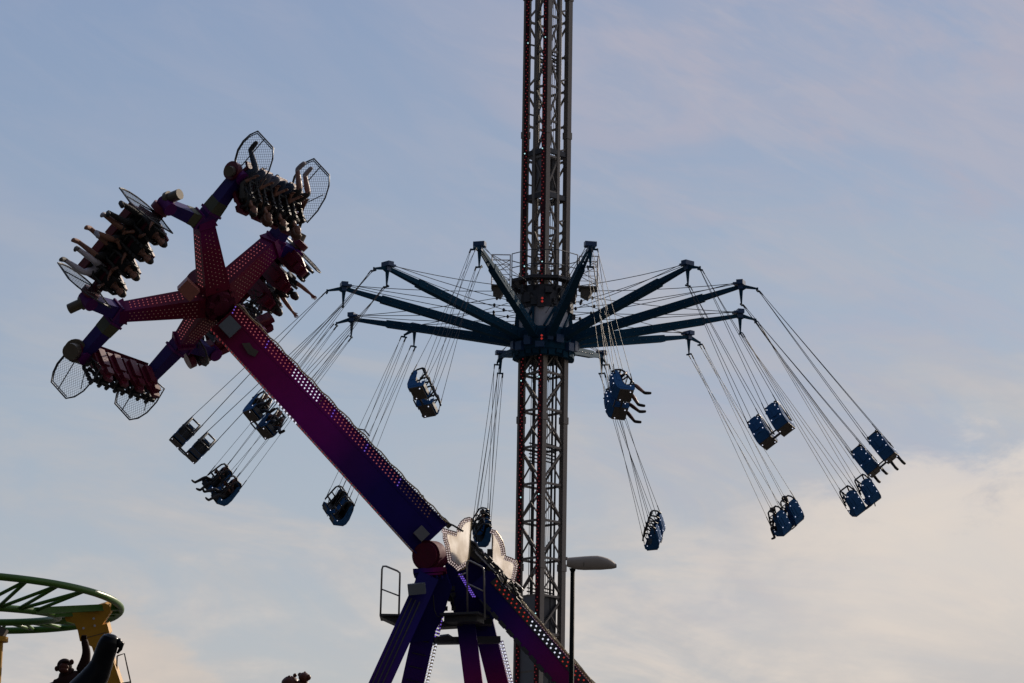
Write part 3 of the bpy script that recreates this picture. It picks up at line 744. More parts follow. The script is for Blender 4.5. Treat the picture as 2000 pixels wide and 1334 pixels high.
b.build('light_strip', [M['bulb_white'], M['bulb_pink'], M['bulb_dim'], M['bulb_red'], M['bulb_violet']], boom)['kind'] = 'stuff'
b = MB()
for i in range(nB):
    k = i/nB; c = cN+bd*BL*k; wv = W0+(W1-W0)*k
    mi = 0 if .30 < k < .42 else (1 if k < .85 else 2)
    for j in range(3):
        b.bulb(c-bperp*(wv/2+.028)+bback*(.08+.14*j), .026, mi)
b.build('light_strip', [M['bulb_white'], M['bulb_deep'], M['bulb_dim']], boom)['kind'] = 'stuff'
b = MB()
for i in range(int(BL/.07)):
    c = cN+bd*.07*i; wv = W0+(W1-W0)*(.07*i/BL)
    for j in range(3): 
        p = c+bperp*(wv/2+.03)+bback*(.06+.22*j+rnd(-.02, .02)); b.box(p, (.04, .045+rnd(0, .035), .05), (bd, bperp, bback))
b.tube([cN+bperp*(W0/2+.07)+bd*(BL*i/40)+bperp*((W1-W0)/2*i/40+.02*math.sin(i*1.9)) for i in range(41)], .018, 5)
b.build('bulb_socket_rail', M['trim'], boom)['kind'] = 'stuff'
for (px, py), sz, mt in (((449, 638), .40, 'box_grey'), ((823, 1042), .29, 'grey_panel')):
    b = MB(); c = Q(px, py, hz+.30 if sz > .3 else hz+.22); b.box(c, (sz, sz*.95, .26), (bd, bperp, bback))
    for s_ in (-1, 1): b.cyl(c-bback*.13+bd*.12*s_-bperp*.12, c-bback*.145+bd*.12*s_-bperp*.12, .014, n=8)
    b.build('junction_box', M[mt], boom)
b = MB(); c = Q(487, 681, hz+.17)
b.prism([c+bd*x+bperp*y-bback*.05 for x, y in ((-.22, -.05), (-.1, .10), (.05, .07), (.2, .12), (.24, -.04), (.08, -.11), (-.08, -.08))], bback*.03); b.build('painted_emblem', M['plate'], boom)
# boom foot drum
ax_d = (vdir(.38, -.1, -.92)).normalized()
dc = Q(843, 1086, hz-.05)
b = MB(); b.cyl(dc-ax_d*.34, dc+ax_d*.12, .37, n=28); b.cyl(dc-ax_d*.42, dc-ax_d*.34, .31, n=28); b.cyl(dc+ax_d*.12, dc+ax_d*.4, .28, n=28)
b.build('pivot_drum', M['maroon'], boom)
# cabling and ridge boxes on boom foot
b = MB()
for pts in (((850, 1012), (862, 1008), (874, 1018), (878, 1028)), ((842, 1000), (858, 1003), (866, 1014)), ((700, 838), (712, 840), (722, 852)), ((815, 965), (826, 968), (830, 980)), ((505, 660), (515, 662), (520, 672))):
    b.tube([Q(x, y, hz-.1) for x, y in pts], .018, 5)
b.build('hose', M['black'], boom)
b = MB(); b.box(Q(872, 1022, hz-.1), (.26, .12, .2), (bd, bperp, bback)); b.build('junction_box', M['black'], boom)

# rotor hub
rotor = thing('gondola_rotor', 'maroon five-spoked rotor on the upper end of the boom', 'ride rotor', hub_c)
b = MB(); b.cyl(hub_c-n_w*.42, hub_c+n_w*.02, .50, .44, n=12); b.cyl(hub_c+n_w*.02, hub_c+n_w*.10, .49, .49, n=30); b.cyl(hub_c+n_w*.10, hub_c+n_w*.24, .38, .36, n=10); b.cyl(hub_c+n_w*.24, hub_c+n_w*.34, .24, .22, n=16)
hx_ = n_w.orthogonal().normalized(); hy_ = n_w.cross(hx_)
for k in range(12):
    a_ = k*math.pi/6; dr_ = hx_*math.cos(a_)+hy_*math.sin(a_); b.cyl(hub_c+dr_*.435+n_w*.10, hub_c+dr_*.435+n_w*.15, .035, n=8)
for k in range(5):
    a_ = k*1.3; dr_ = hx_*math.cos(a_)+hy_*math.sin(a_); b.box(hub_c+dr_*.30+n_w*.28, (.16, .12, .10), (dr_, n_w.cross(dr_), n_w))
b.cyl(hub_c-n_w*.95, hub_c-n_w*.42, .34, .5, n=32)
b.build('hub', M['maroon'], rotor)
b = MB()
for k in range(30):
    a = 2*math.pi*k/30; x = n_w.orthogonal().normalized(); y = n_w.cross(x); b.bulb(hub_c+n_w*.10+(x*math.cos(a)+y*math.sin(a))*.50-n_w*.04, .02)
b.build('light_strip', M['bulb_dim'], rotor)
def RP(px, py, dn=0): return Q(px, py, zpl(px, py))+n_w*dn
SP = [((393, 428), .66, .40), ((232, 604), .56, .34), ((352, 662), .66, .40), ((470, 640), .6, .36), ((527, 472), .74, .48)]
# gondola shaft ends
GE = [((463, 338), (574, 390)), ((322, 397), (168, 583)), ((156, 688), (286, 734)), ((412, 682), (500, 640)), ((570, 490), (460, 598))]
GZ = [None]*5
FORK = [((0, 0), (1, 0)), ((1, 1), (2, 0)), ((2, 1), (3, 0)), ((3, 1), (4, 1)), ((4, 0), (0, 1))]
spd = []
for i, ((px, py), wa, wb) in enumerate(SP):
    j = RP(px, py, .12); spd.append(j)
    root = hub_c+(j-hub_c).normalized()*.30
    d = (j-root).normalized(); side = n_w.cross(d).normalized(); top = d.cross(side).normalized()
    b = MB(); b.beam(root, j, wa, .52, wb, .38, up=top, seg=4)
    b.beam(j-d*.10, j+d*.16, wb+.10, .5, wb*.8, .4, up=top, t0=.9, t1=1)
    so_ = b.build('spoke', M['spoke'], rotor)
    b = MB(); Lr = (j-root).length
    for sg in (1, -1):
        # bulbs on both broad faces
        for r_ in range(int(Lr/.105)-3):
            k = (r_+2)*.105/Lr; w_ = (wa+(wb-wa)*k)/2-.06; h_ = (.52+(.38-.52)*k)/2+.008
            for c_ in range(-4, 5):
                x_ = c_*.095
                if abs(x_) > w_: continue
                b.bulb(root+d*(Lr*k+(.05 if c_ % 2 else 0))+side*x_+top*h_*sg, .017, 0)
            for c_ in (-1, 0, 1): b.bulb(root+d*Lr*k+top*c_*.10+side*(w_+.06+.008)*sg, .017, 1)
    b.build('light_strip', [M['bulb_dim'], M['bulb_pink']], so_)['kind'] = 'stuff'
    # forks
    for (gi, e_) in FORK[i]:
        e_px = GE[gi][e_]; q = RP(*e_px, .10) if (gi, e_) != (0, 1) else RP(566, 416, .1)
        b = MB(); dd = (q-j).normalized(); b.beam(j-dd*.08, q, .36, .38, .27, .29, up=n_w, seg=4); b.box(j.lerp(q, .22), (.40, .42, .06), (n_w, dd.cross(n_w).normalized(), dd))
        b.cyl(q-n_w*.2, q+n_w*.2, .165, n=18)
        fk = b.build('fork', M['fork'], so_)
        if (gi, e_) in ((0, 0), (1, 0), (2, 0)):
            b = MB(); b.beam(j.lerp(q, .22), j.lerp(q, .46), .35, .375, .325, .345, up=n_w); b.build('painted_patch', M['jungle'], fk)
    # lifting eye
    b = MB(); c = root.lerp(j, .8)+side*(wb/2+.05); b.tube([c+d*.06*math.cos(a)+side*.06*math.sin(a) for a in [k*.7 for k in range(9)]], .012, 5); b.build('lifting_eye', M['steel_dark'], so_)
b = MB(); c = Q(368, 565, 1.35); b.box(c, (.34, .42, .34), (vdir(.70, .70, .1).normalized(), vdir(-.68, .68, .27).normalized(), vdir(.12, -.26, .95).normalized())); b.build('junction_box', M['box_red'], rotor)
# cable tangle behind the hub
b = MB()
for k in range(14):
    c = Q(480+rnd(-12, 22), 600+rnd(-25, 30), -.2); b.tube([c+vdir(rnd(-.2, .2), rnd(-.2, .2), rnd(-.1, .1)) for _ in range(4)], .018, 5)
c = Q(492, 630, -.1); b.tube([c+vdir(math.cos(a)*.17, math.sin(a)*.1, .1*math.sin(a)) for a in [k*.5 for k in range(13)]], .012, 5)
b.build('hose', M['black'], rotor)

# gondolas
OUT = [(-.06, .16), (-.04, -.12), (.04, -.38), (.20, -.60), (.43, -.74), (.68, -.79), (.94, -.75), (1.26, -.03), (1.16, .26), (.95, .52), (.62, .74), (.22, .88), (.10, .52)]
OUT = [(a*.92, c*.92+.08) for a, c in OUT]
def guard_mesh(o, f, u, r):
    pts = [o+f*a+u*c for a, c in OUT]
    fr = MB(); fr.tube(pts, .019, 6, closed=True)
    inn = [o+f*(a*.93+.03)+u*(c*.93-.0) for a, c in OUT[1:8]]; fr.tube(inn, .014, 5)
    fr.tube([o-f*.03+u*.06, o+f*.98-u*.30], .014, 5); fr.tube([o+f*.05+u*.35, o+f*.85+u*.45], .012, 5)
    wi = MB(); st = .062
    def clip(p0, dr):
        ts = []
        for i in range(len(OUT)):
            ax, ay = OUT[i]; bx, by = OUT[(i+1) % len(OUT)]; ex, ey = bx-ax, by-ay
            den = dr[0]*ey-dr[1]*ex
            if abs(den) < 1e-9: continue
            t_ = ((ax-p0[0])*ey-(ay-p0[1])*ex)/den; s_ = ((ax-p0[0])*dr[1]-(ay-p0[1])*dr[0])/den
            if 0 <= s_ < 1: ts.append(t_)
        ts.sort(); return list(zip(ts[::2], ts[1::2]))
    for ang in (R_(30), R_(120)):
        dr = (math.cos(ang), math.sin(ang)); pr = (-dr[1], dr[0])
        for k in range(-30, 31):
            p0 = (pr[0]*k*st+.2, pr[1]*k*st+.4)
            for t0, t1 in clip(p0, dr):
                if t1-t0 < .02: continue
                A_ = o+f*(p0[0]+dr[0]*t0)+u*(p0[1]+dr[1]*t0); B_ = o+f*(p0[0]+dr[0]*t1)+u*(p0[1]+dr[1]*t1); wi.tube([A_, B_], .0032, 4, caps=False)
    return fr, wi
GL = ['maroon gondola at the very top with four riders upside down behind mesh guards', 'dark gondola on the far upper left with four riders sticking their legs out', 'empty maroon gondola at lower left with two big mesh guards below',
      'mostly hidden gondola behind the lower left of the boom', 'maroon gondola on the right of the rotor with riders waving arms']
HEADS = []
def lerp_frame(i):
    A3 = V((108, 192, 79)); B3 = V((-167, 27, 162)); a = R_([0, 72, 144, 216, 288][i]); o3 = (A3*math.cos(a)+B3*math.sin(a)).normalized(); return o3
for gi, (e0, e1) in enumerate(GE):
    p0, p1 = RP(*e0, .0), RP(*e1, .0)
    c = (p0+p1)/2; r = (p1-p0).normalized(); Lg = max((p1-p0).length, 2.3)
    o3 = lerp_frame(gi); psi = [0, -8, 0, 150, -40][gi]; psi_s = [0, 0, -42, 0, 0][gi]
    f3 = o3*.90+NV*.42; u3 = o3*-.42+NV*.90
    f = vdir(*f3); u = vdir(*u3)
    f = (f-r*f.dot(r)).normalized(); u_ = (u-r*u.dot(r)-f*u.dot(f)).normalized(); u = u_
    if psi: f, u = (f*math.cos(R_(psi))+u*math.sin(R_(psi))), (u*math.cos(R_(psi))-f*math.sin(R_(psi)))
    rr_ = f.cross(u)          # local x (right)
    gth = thing('ride_gondola', GL[gi], 'gondola', c, 'gondolas on the spinning rotor')
    b = MB(); b.cyl(c-r*Lg/2, c+r*Lg/2, .075, n=12); b.box(c-u*.10-f*.12, (Lg*.92, .16, .10), (r, f, u)); b.box(c-u*.02-f*.26, (Lg*.92, .10, .12), (r, f, u)); b.build('shaft', M['maroon'], gth)
    for s_ in ((-1, 1) if gi < 3 else (-1,)):
        o = c+r*s_*(Lg/2-.06-(.27 if gi == 1 else 0))
        fr, wi = guard_mesh(o-u*.1, f, u, r); fo = fr.build('mesh_guard', M['steel_dark'], gth); wi.build('wire_mesh', M['steel_dark'], fo)
        b = MB(); b.cyl(o+r*s_*.08, o+r*s_*.24, .23, n=20); b.build('end_cover', M['wine'], gth)
    # motor housing
    mo = {0: (p0, -1), 1: (p1, 1), 2: (p0, -1), 3: (p0, -1), 4: (p0, -1)}[gi]
    b = MB(); q = mo[0]+r*mo[1]*.14-n_w*.0
    mdir = (r*mo[1]*.6-u*.55+n_w*.3).normalized() if gi in (1, 3, 4) else (r*mo[1]*.9+n_w*.5).normalized()
    b.cyl(q, q+mdir*.36, .125 if gi != 2 else .2, n=20); b.cyl(q-mdir*.04, q+mdir*.04, .17 if gi != 2 else .29, n=20); b.build('motor', M['steel_gold'], gth)
    if gi == 1:
        b = MB(); q = p0-r*.14; md = (-r*.55-u*.1+n_w*.5).normalized(); b.cyl(q, q+md*.36, .13, n=20); b.cyl(q-md*.05, q+md*.05, .18, n=20); b.build('motor', M['steel_gold'], gth)
    if psi_s: f, u = (f*math.cos(R_(psi_s))+u*math.sin(R_(psi_s))), (u*math.cos(R_(psi_s))-f*math.sin(R_(psi_s)))
    # seats
    for k in range(4 if gi != 4 else 3):
        sc = c+r*((k-1.5)*(.52 if gi == 1 else .56))+u*(.10 if gi != 1 else -.30)
        b = MB()
        bk = [(-.23, -.10), (.23, -.10), (.23, .45), (.15, .70), (.10, .86), (-.10, .86), (-.15, .70), (-.23, .45)]
        b.prism([sc+rr_*x+u*z-f*.20 for x, z in bk], -f*.09)
        b.box(sc+f*.08-u*.10, (.44, .46, .08), (rr_, f, u)); b.box(sc+f*.30-u*.17, (.44, .06, .2), (rr_, f, u))
        b.box(sc-f*.33+u*.22, (.22, .10, .50), (rr_, f, u)); b.box(sc-f*.34+u*.66, (.20, .12, .16), (rr_, f, u))
        for s_ in (-1, 1): b.beam(sc+rr_*.22*s_-f*.18+u*.1, sc+rr_*.22*s_+f*.15-u*.08, .03, .16)
        seat = b.build('seat', M['wine'], gth)
        b = MB()
        b.box(sc-f*.105+u*.38, (.36, .04, .5), (rr_, f, u)); b.box(sc-f*.10+u*.76, (.2, .06, .18), (rr_, f, u)); b.box(sc+f*.08-u*.045, (.38, .40, .03), (rr_, f, u))
        b.build('seat_pad_shade', M['black'], seat)
        b = MB()
        for s_ in (-1, 1):
            b.tube([sc+rr_*.15*s_+u*.72-f*.22, sc+rr_*.16*s_+u*.78-f*.02, sc+rr_*.16*s_+u*.60+f*.13, sc+rr_*.15*s_+u*.18+f*.20, sc+rr_*.08*s_+u*.08+f*.22], .042, 7)
            for z_ in (.3, .42, .54, .66): b.box(sc+rr_*.15*s_+u*z_+f*.16, (.07, .10, .07), (rr_, f, u))
        b.tube([sc-rr_*.16+u*.2+f*.2, sc+rr_*.16+u*.2+f*.2], .03, 6)
        b.build('shoulder_restraint', M['black'], seat)
        mw = Matrix((rr_, f, u)).transposed().to_4x4(); mw = Matrix.Translation(sc+u*.24+f*.04) @ mw @ Matrix.Scale(1.12, 4)
        HEADS.append((gi, k, mw))
def grider(gi, k, label, pose, **kw):
    mw = [q[2] for q in HEADS if q[0] == gi and q[1] == k][0]
    person(mw, label, POSE[pose], group='riders in the rotor gondolas', **kw)
grider(0, 0, 'rider in blue jeans with one shoe above the guard, left end of top gondola', 'one', leg=('denim', (.035, .06, .11)), top=('grey', (.10, .10, .12)), shoe=('black_shoe', (.015, .015, .015)))
grider(0, 1, 'rider with grey jeans, second from left in the top gondola', 'tuck', leg=('pale_jeans', (.12, .13, .17)), top=('tan', (.14, .07, .04)), hcol='brown', hair='curly')
grider(0, 2, 'rider in dark jeans, second from right in the top gondola', 'tuck', leg=('denim_dark', (.02, .04, .08)), top=('black', (.012, .012, .014)))
grider(0, 3, 'rider with bare legs and big brown curly hair, right end of top gondola', 'hang', bare=True, leg=('shorts', (.03, .03, .03)), hair='curly', hcol='brown', shoe=('pale_shoe', (.30, .28, .30)), sleeve=False)
grider(1, 0, 'rider in black trousers and black shoes, uppermost of the left gondola', 'out', leg=('black_trousers', (.012, .012, .014)))
grider(1, 1, 'rider with bare shins and pale trainers, second from top in the left gondola', 'out2', bare=True, leg=('shorts', (.03, .03, .03)), shoe=('pale_shoe', (.30, .28, .30)))
grider(1, 2, 'rider with bare feet stretched, third from top in the left gondola', 'mid', bare=True, leg=('black_trousers', (.012, .012, .014)), shoe=('skin_shoe', (.30, .16, .12)), hair='long')
grider(1, 3, 'rider in pale trousers, lowest of the left gondola', 'kick', leg=('white_trousers', (.5, .48, .55)), shoe=('grey_shoe', (.08, .08, .08)), hair='long')
grider(4, 2, 'rider nearest the hub on the right gondola, hands on the restraint', 'mid', hair='long', top=('grey', (.05, .05, .05)), sleeve=False)
grider(4, 1, 'rider reaching arms out, middle of the right gondola', 'up', hair='short', sleeve=False)

# ------------------------------------------------------------------ support frame
fr = thing('ride_support_frame', 'dark blue and purple splayed leg frame with access platforms carrying the boom', 'ride frame', V((Q(880, 1334).x, Q(880, 1334).y, 0)))
def down(p, q):
    """extend the line p->q to the ground"""
    k = p.z/(p.z-q.z); return p+(q-p)*k
def leg(top, bot, w, dpt, dz0=.0, dz1=.0, bulbs=None, cover=True, mt='leg', w1=None):
    a = Q(*top, dz0); c = Q(*bot, dz1); e_ = down(a, c); e_.z += .0
    d = (e_-a).normalized(); side = FW.cross(d).normalized()
    Lf = (c-a).length; b = MB(); b.beam(a, e_, dpt, w, dpt, w1 or w, up=side, seg=12, t0=0, t1=(e_-a).length/Lf*.75)
    b.box(V((e_.x, e_.y, .06)), (1.0, 1.2, .12))
    o = b.build('leg', M[mt], fr)
    return a, e_, d, (side if side.dot(RT) > 0 else -side), o
# left pair under the drum
a, e_, d, sd, o = leg((836, 1128), (742, 1334), .50, .55, .75, 1.6, mt='leg_blue')
b = MB()
for k in (-.16, -.05, .06): b.beam(a+d*.6+sd*k-FW*.30, e_+sd*k-FW*.30, .03, .03)
b.build('conduit', M['steel_dark'], o)
a, e_, d, sd, o = leg((852, 1128), (806, 1334), .54, .55, .35, .0, mt='leg_blue')
b = MB(); b2 = MB(); i = 0
while i*.085 < 4.6:
    t_ = .75+i*.085; mi = 1 if t_ < 1.6 else 0
    for j in (0, 1): b.bulb(a+d*(t_+.02*j)+sd*(.292+.065*j)-FW*.07, .022, mi)
    b2.box(a+d*t_+sd*.325-FW*.03, (.045, .12, .05), (d, sd, FW)); i += 1
b.build('light_strip', [M['bulb_white'], M['bulb_violet']], o); b2.build('socket', M['trim'], o)
for k in range(9):
    pass
b = MB()
for k in range(12): b.box(a+d*(.9+k*.34)-FW*.285, (.02, .34, .03), (d, sd, FW))
b.build('rung', M['steel_dark'], o)
# head block joining the left pair
b = MB()
pl = [(813, 1126), (872, 1122), (882, 1150), (872, 1182), (862, 1212), (840, 1250), (800, 1256), (780, 1230), (796, 1180), (806, 1150)]
b.prism([Q(x, y, .62) for x, y in pl], FW*.7); b.beam(Q(808, 1120, .55), Q(872, 1116, .55), .75, .11); b.beam(Q(814, 1128, .6), Q(866, 1124, .6), .7, .05)
for k in range(6): b.cyl(Q(813+10*k, 1124, 1.0), Q(813+10*k, 1130, 1.0), .025, n=8)
b.build('leg_head', M['leg'], fr)
b = MB(); b.box(Q(814, 1150, 1.35), (.42, .26, .26), (vdir(.99, .1, 0).normalized(), vdir(-.1, .99, 0).normalized(), vdir(0, 0, 1))); b.prism([Q(x, y, 1.08) for x, y in ((800, 1140), (826, 1140), (832, 1160), (797, 1157))], FW*.01); b.build('junction_box', M['box_grey'], fr)
b = MB(); b.tube([Q(x, y, 1.0) for x, y in ((812, 1165), (816, 1175), (810, 1186), (800, 1187), (798, 1180))], .015, 5); b.build('hose', M['black'], fr); b = MB(); b.tube([Q(x, y, .8) for x, y in ((846, 1162), (848, 1190), (853, 1203), (864, 1206))], .015, 5); b.build('hose', M['black'], fr)
# apex body (right head)
b = MB()
pl = [(880, 1050), (920, 1062), (948, 1085), (985, 1130), (1000, 1160), (960, 1215), (948, 1232), (896, 1222), (880, 1180), (872, 1140), (868, 1090)]
b.prism([Q(x, y, -.15) for x, y in pl], FW*.9); b.build('frame_head', M['leg'], fr)
# middle pair
a, e_, d, sd, o = leg((908, 1200), (925, 1334), .44, .5, -.1, .3)
a, e_, d, sd, o = leg((940, 1200), (973, 1334), .50, .5, -.5, -1.4)
b = MB(); b2 = MB(); i = 0
while i*.10 < 3.4:
    t_ = .9+i*.10; b.bulb(a+d*t_+sd*.285-FW*.07, .022); b.bulb(a+d*(t_+.02)+sd*.345-FW*.07, .022); b2.box(a+d*t_+sd*.315-FW*.03, (.07, .12, .05), (d, sd, FW)); i += 1
b.build('light_strip', M['bulb_white'], o); b2.build('socket', M['white_panel'], o)
# right diagonal leg
a, e_, d, sd, o = leg((940, 1130), (1105, 1318), .66, .62, .25, .9, w1=.66)
b = MB(); nb = int((e_-a).length/.17)
for i in range(2, min(nb, 46)):
    t_ = i*.145
    mi = 0 if (t_ < 1.55 or t_ > 2.75) else 1
    for j in (0, 1): b.bulb(a+d*(t_+.05*j)+sd*(.33-.07-.085*j)-FW*.338, .026, mi)
b.beam(a+d*.2+sd*.218-FW*.331, a+d*7+sd*.218-FW*.331, .19, .008, up=FW, m=2); b.build('light_strip', [M['bulb_red'], M['bulb_white'], M['steel_dark']], o)
b = MB()
for i in range(110):
    for j in (-.2, 0, .2): b.box(a+d*(.1+i*.07)+sd*.35+FW*(j+rnd(-.03, .03)), (.045, .04+rnd(0, .05), .06), (d, sd, FW))
for q in range(3): b.tube([a+d*(i*.25)+sd*(.38+.015*math.sin(i*2+q))+FW*(q*.15-.2) for i in range(30)], .02, 5)
b.build('socket_rail', M['trim'], o)
b = MB(); b.beam(a+d*.4-sd*.345, e_-sd*.345, .66, .03, up=sd)
for i in range(30): b.box(a+d*(.6+i*.28)-sd*.33-FW*.33, (.2, .10, .02), (d, sd, FW))
b.build('edge_plate', M['steel_dark'], o)
# crossbeams
b = MB(); b.beam(Q(846, 1252, .2), Q(975, 1250, -.2), .3, .16); b.beam(Q(858, 1222, .0), Q(960, 1216, -.1), .5, .14); b.prism([Q(x, y, .35) for x, y in ((858, 1243), (875, 1241), (888, 1249), (856, 1252))], FW*.4); b.build('crossbeam', M['steel_dark'], fr)
# platforms and railings
b = MB(); pz = .9
q = Q(765, 1206, pz-.4); b.box(q, (.56, .9, .05)); b.prism([q+V((-.26, -.3, -.026)), q+V((.3, -.3, -.026)), q+V((.14, -.3, -.2))], (0, .6, 0)); b.build('platform', M['steel_dark'], fr)
def rail(pts, dz, r=.024, bars=()):
    b = MB(); b.tube([Q(x, y, dz) for x, y in pts], r, 7)
    for p_, q_ in bars: b.tube([Q(*p_, dz), Q(*q_, dz)], r*.8, 6)
    return b
rail([(743, 1204), (746, 1112), (748, 1106), (754, 1106), (776, 1115), (781, 1119), (781, 1126), (779, 1203)], pz, bars=[((746, 1151), (780, 1164))]).build('railing', M['steel_rail'], fr)
b = MB(); q = Q(908, 1202, .7); Xp = V((.93, -.36, 0)); Yp = V((.36, .93, 0)); b.box(q, (1.0, .8, .05), (Xp, Yp, V((0, 0, 1)))); b.box(q-V((.02, -.1, .10)), (.85, .5, .14), (Xp, Yp, V((0, 0, 1)))); b.build('platform', M['steel_dark'], fr)
rail([(913, 1195), (912, 1098), (914, 1095), (919, 1096), (941, 1107), (944, 1110), (945, 1116), (947, 1210)], 1.0, bars=[((913, 1140), (945, 1155)), ((894, 1126), (912, 1118))]).build('railing', M['steel_rail'], fr)
rail([(985, 1178), (984, 1135), (1000, 1141), (1018, 1147), (1020, 1151), (1020, 1190)], .2, r=.02).build('railing', M['steel_rail'], fr)
# machinery and hoses along the ridge
b = MB()
for k in range(5):
    x, y = 920+k*11, 1070+k*13
    b.tube([Q(x-2, y-12, .1), Q(x+8, y-8, .05), Q(x+14, y+6, .1)], .05, 6)
for k in range(34):
    x = rnd(918, 1015); y = 1062+(x-918)*1.02+rnd(-10, 8); b.box(Q(x, y, rnd(-.2, .7)), (rnd(.08, .26), rnd(.06, .16), rnd(.1, .3)), (vdir(.7, -.7, 0), vdir(.7, .7, 0), vdir(0, 0, 1)))
b.prism([Q(x, y, .2) for x, y in ((915, 1068), (928, 1070), (940, 1080), (947, 1094), (935, 1100), (916, 1085))], FW*.5)
b.box(Q(957, 1082, -.2), (.14, .3, .2)); b.build('machinery', M['black'], fr)
b = MB()
for pts in (((968, 1125), (972, 1116), (981, 1119), (986, 1132), (984, 1144)), ((988, 1140), (990, 1130), (998, 1132), (1003, 1146), (1008, 1165)), ((975, 1140), (985, 1150), (992, 1148), (996, 1160)), ((960, 1112), (968, 1120), (978, 1138)), ((1000, 1150), (1008, 1168), (1018, 1180)), ((870, 1020), (885, 1026), (905, 1038))):
    b.tube([Q(x, y, 1.05) for x, y in pts], .024, 6)
for k in range(6): b.tube([Q(924+k*9, 1074+k*9, .8), Q(934+k*9, 1080+k*9, .8)], .016, 5)
b.build('hose_bundle', M['black'], fr)
b = MB()
for k in range(9):
    x = 928+k*8; b.beam(Q(x, x*1.02+131, .90), Q(x+7, (x+7)*1.02+132, .9), .025, .03)
b.build('clamp_row', M['steel_rail'], fr)
b = MB()
for k in range(12):
    for j in (0, 1): b.bulb(Q(897+k*2.4+j*4, 1122+k*3.9, .2), .024)
b.build('light_strip', M['bulb_violet'], fr)
b = MB(); b.tube([Q(x, y, .3) for x, y in ((870, 1150), (878, 1158), (885, 1172), (884, 1185))], .03, 6)
for k in range(10): b.box(Q(rnd(870, 888), rnd(1148, 1190), .1), (.1, .12, .1))
b.build('cable_bundle', M['black'], fr)

# ------------------------------------------------------------------ sign panels
def sign(pts, edge, label, dz):
    """flat board turned toward the right; outline traced at its own place"""
    c = Q(sum(p[0] for p in pts)/len(pts), sum(p[1] for p in pts)/len(pts), dz)
    nrm_ = vdir(-.18, -.10, .98).normalized()
    def on(px, py, lift=0):
        ray = (FW+RT*((px-1000)/F_PX)-UP*((py-667)/F_PX)); k = (c-EYE).dot(nrm_)/ray.dot(nrm_); return EYE+ray*k+nrm_*lift
    th_ = thing('sign_panel', label, 'sign', c, 'cream sign panels at the boom pivot')
    b = MB(); b.prism([on(*p) for p in pts], -nrm_*.03); b.build('board', M['board'], th_)
    fbm = MB(); fbm.tube([on(*p, -.012) for p in pts], .02, 5, closed=True); fbm.build('frame', M['trim'], th_)
    b = MB(); bk = MB()
    for row, off in ((0, 1.2), (1, 5.6)):
        P2 = [V((p[0], p[1])) for p in edge]; acc = 0; cx = sum(p[0] for p in pts)/len(pts); cy = sum(p[1] for p in pts)/len(pts)
        for i in range(len(P2)-1):
            d_ = P2[i+1]-P2[i]; l_ = d_.length; n_ = V((-d_.y, d_.x))/l_
            if n_.dot(V((cx, cy))-P2[i]) < 0: n_ = -n_
            k = acc
            while k < l_:
                q = P2[i]+d_*(k/l_)+n_*off; b.bulb(on(q.x, q.y, .03), .022, 0); bk.box(on(q.x, q.y, .008), (.05, .05, .012), (RT, UP, nrm_)); k += 4.4
            acc = k-l_
    b.build('light_strip', M['bulb_warm'], th_); bk.build('socket', M['wine'], th_)
z = lambda L_, ox, oy, s: [(ox+x/s, oy+y/s) for x, y in L_]
s1 = z([(45, 270), (265, 335), (285, 250), (340, 160), (400, 110), (470, 92), (515, 105), (500, 230), (488, 420), (480, 560), (468, 700), (440, 860), (380, 930), (290, 955), (215, 880), (130, 820), (110, 700), (90, 560), (50, 430)], 860, 1000, 8.34)
sign(s1, s1[11:12]+[s1[13], s1[14], s1[15], s1[16], s1[17], s1[18], s1[0], s1[1], s1[2], s1[3], s1[4], s1[5], s1[6]], 'left cream star sign panel edged with white bulbs at the boom foot', .9)
s2 = z([(845, 285), (900, 310), (960, 390), (1010, 480), (1040, 580), (1060, 720), (1150, 750), (1230, 790), (1262, 870), (1240, 1000), (1210, 1120), (1215, 1330), (1120, 1240), (1020, 1140), (880, 1020), (835, 880), (842, 700), (850, 450)], 860, 1000, 8.34)
sign(s2, s2[:12], 'right cream star sign panel edged with white bulbs beside the tower', -.6)

# ------------------------------------------------------------------ street lamp
DL = 50.0; LP = lambda x, y, dz=0: P(x, y, DL, dz)
base = LP(1116.5, 1334); top = LP(1118.5, 1112)
lamp = thing('street_lamp', 'slim dark street lamp with flat grey head in front of the ride leg', 'street lamp', V((top.x, top.y, 0)))
b = MB(); b.tube([V((top.x, top.y, 0)), V((top.x, top.y, 6)), V((top.x, top.y, top.z))], [.065, .047, .035], 12); b.cyl((top.x, top.y, 0), (top.x, top.y, .4), .1, .1, n=14); b.build('pole', M['pole'], lamp)
b = MB()
ol = [(1109.5, 1089), (1140, 1086.5), (1165, 1085), (1174.5, 1086.5), (1190, 1091), (1199, 1097), (1203, 1102)]
il = [(1109.5, 1107.5), (1126, 1112.6), (1141, 1113.6), (1170, 1113), (1198, 1111.2), (1203, 1108.5)]
secs = []
xs = [1107, 1110, 1118, 1128, 1141, 1155, 1167, 1177, 1186, 1194, 1200, 1204]
def yi(L_, x):
    for (x0, y0), (x1, y1) in zip(L_, L_[1:]):
        if x0 <= x <= x1: return y0+(y1-y0)*(x-x0)/(x1-x0)
    return L_[0][1] if x < L_[0][0] else L_[-1][1]
vs = []; nn = 16
for x in xs:
    yt, yb = yi(ol, x), yi(il, x); cy = (yt+yb)/2; hh = (yb-yt)/2/120.6; hw = .13*math.sqrt(max(.25, 1-((x-1152)/60)**6))
    if x == 1107: hh *= .9
    for j in range(nn):
        a = 2*math.pi*j/nn; ca, sa = math.cos(a), math.sin(a)
        ex = math.copysign(abs(ca)**.7, ca); ey = math.copysign(abs(sa)**.8, sa)
        vs.append(LP(x, cy)+UP*hh*ey+FW*hw*ex)
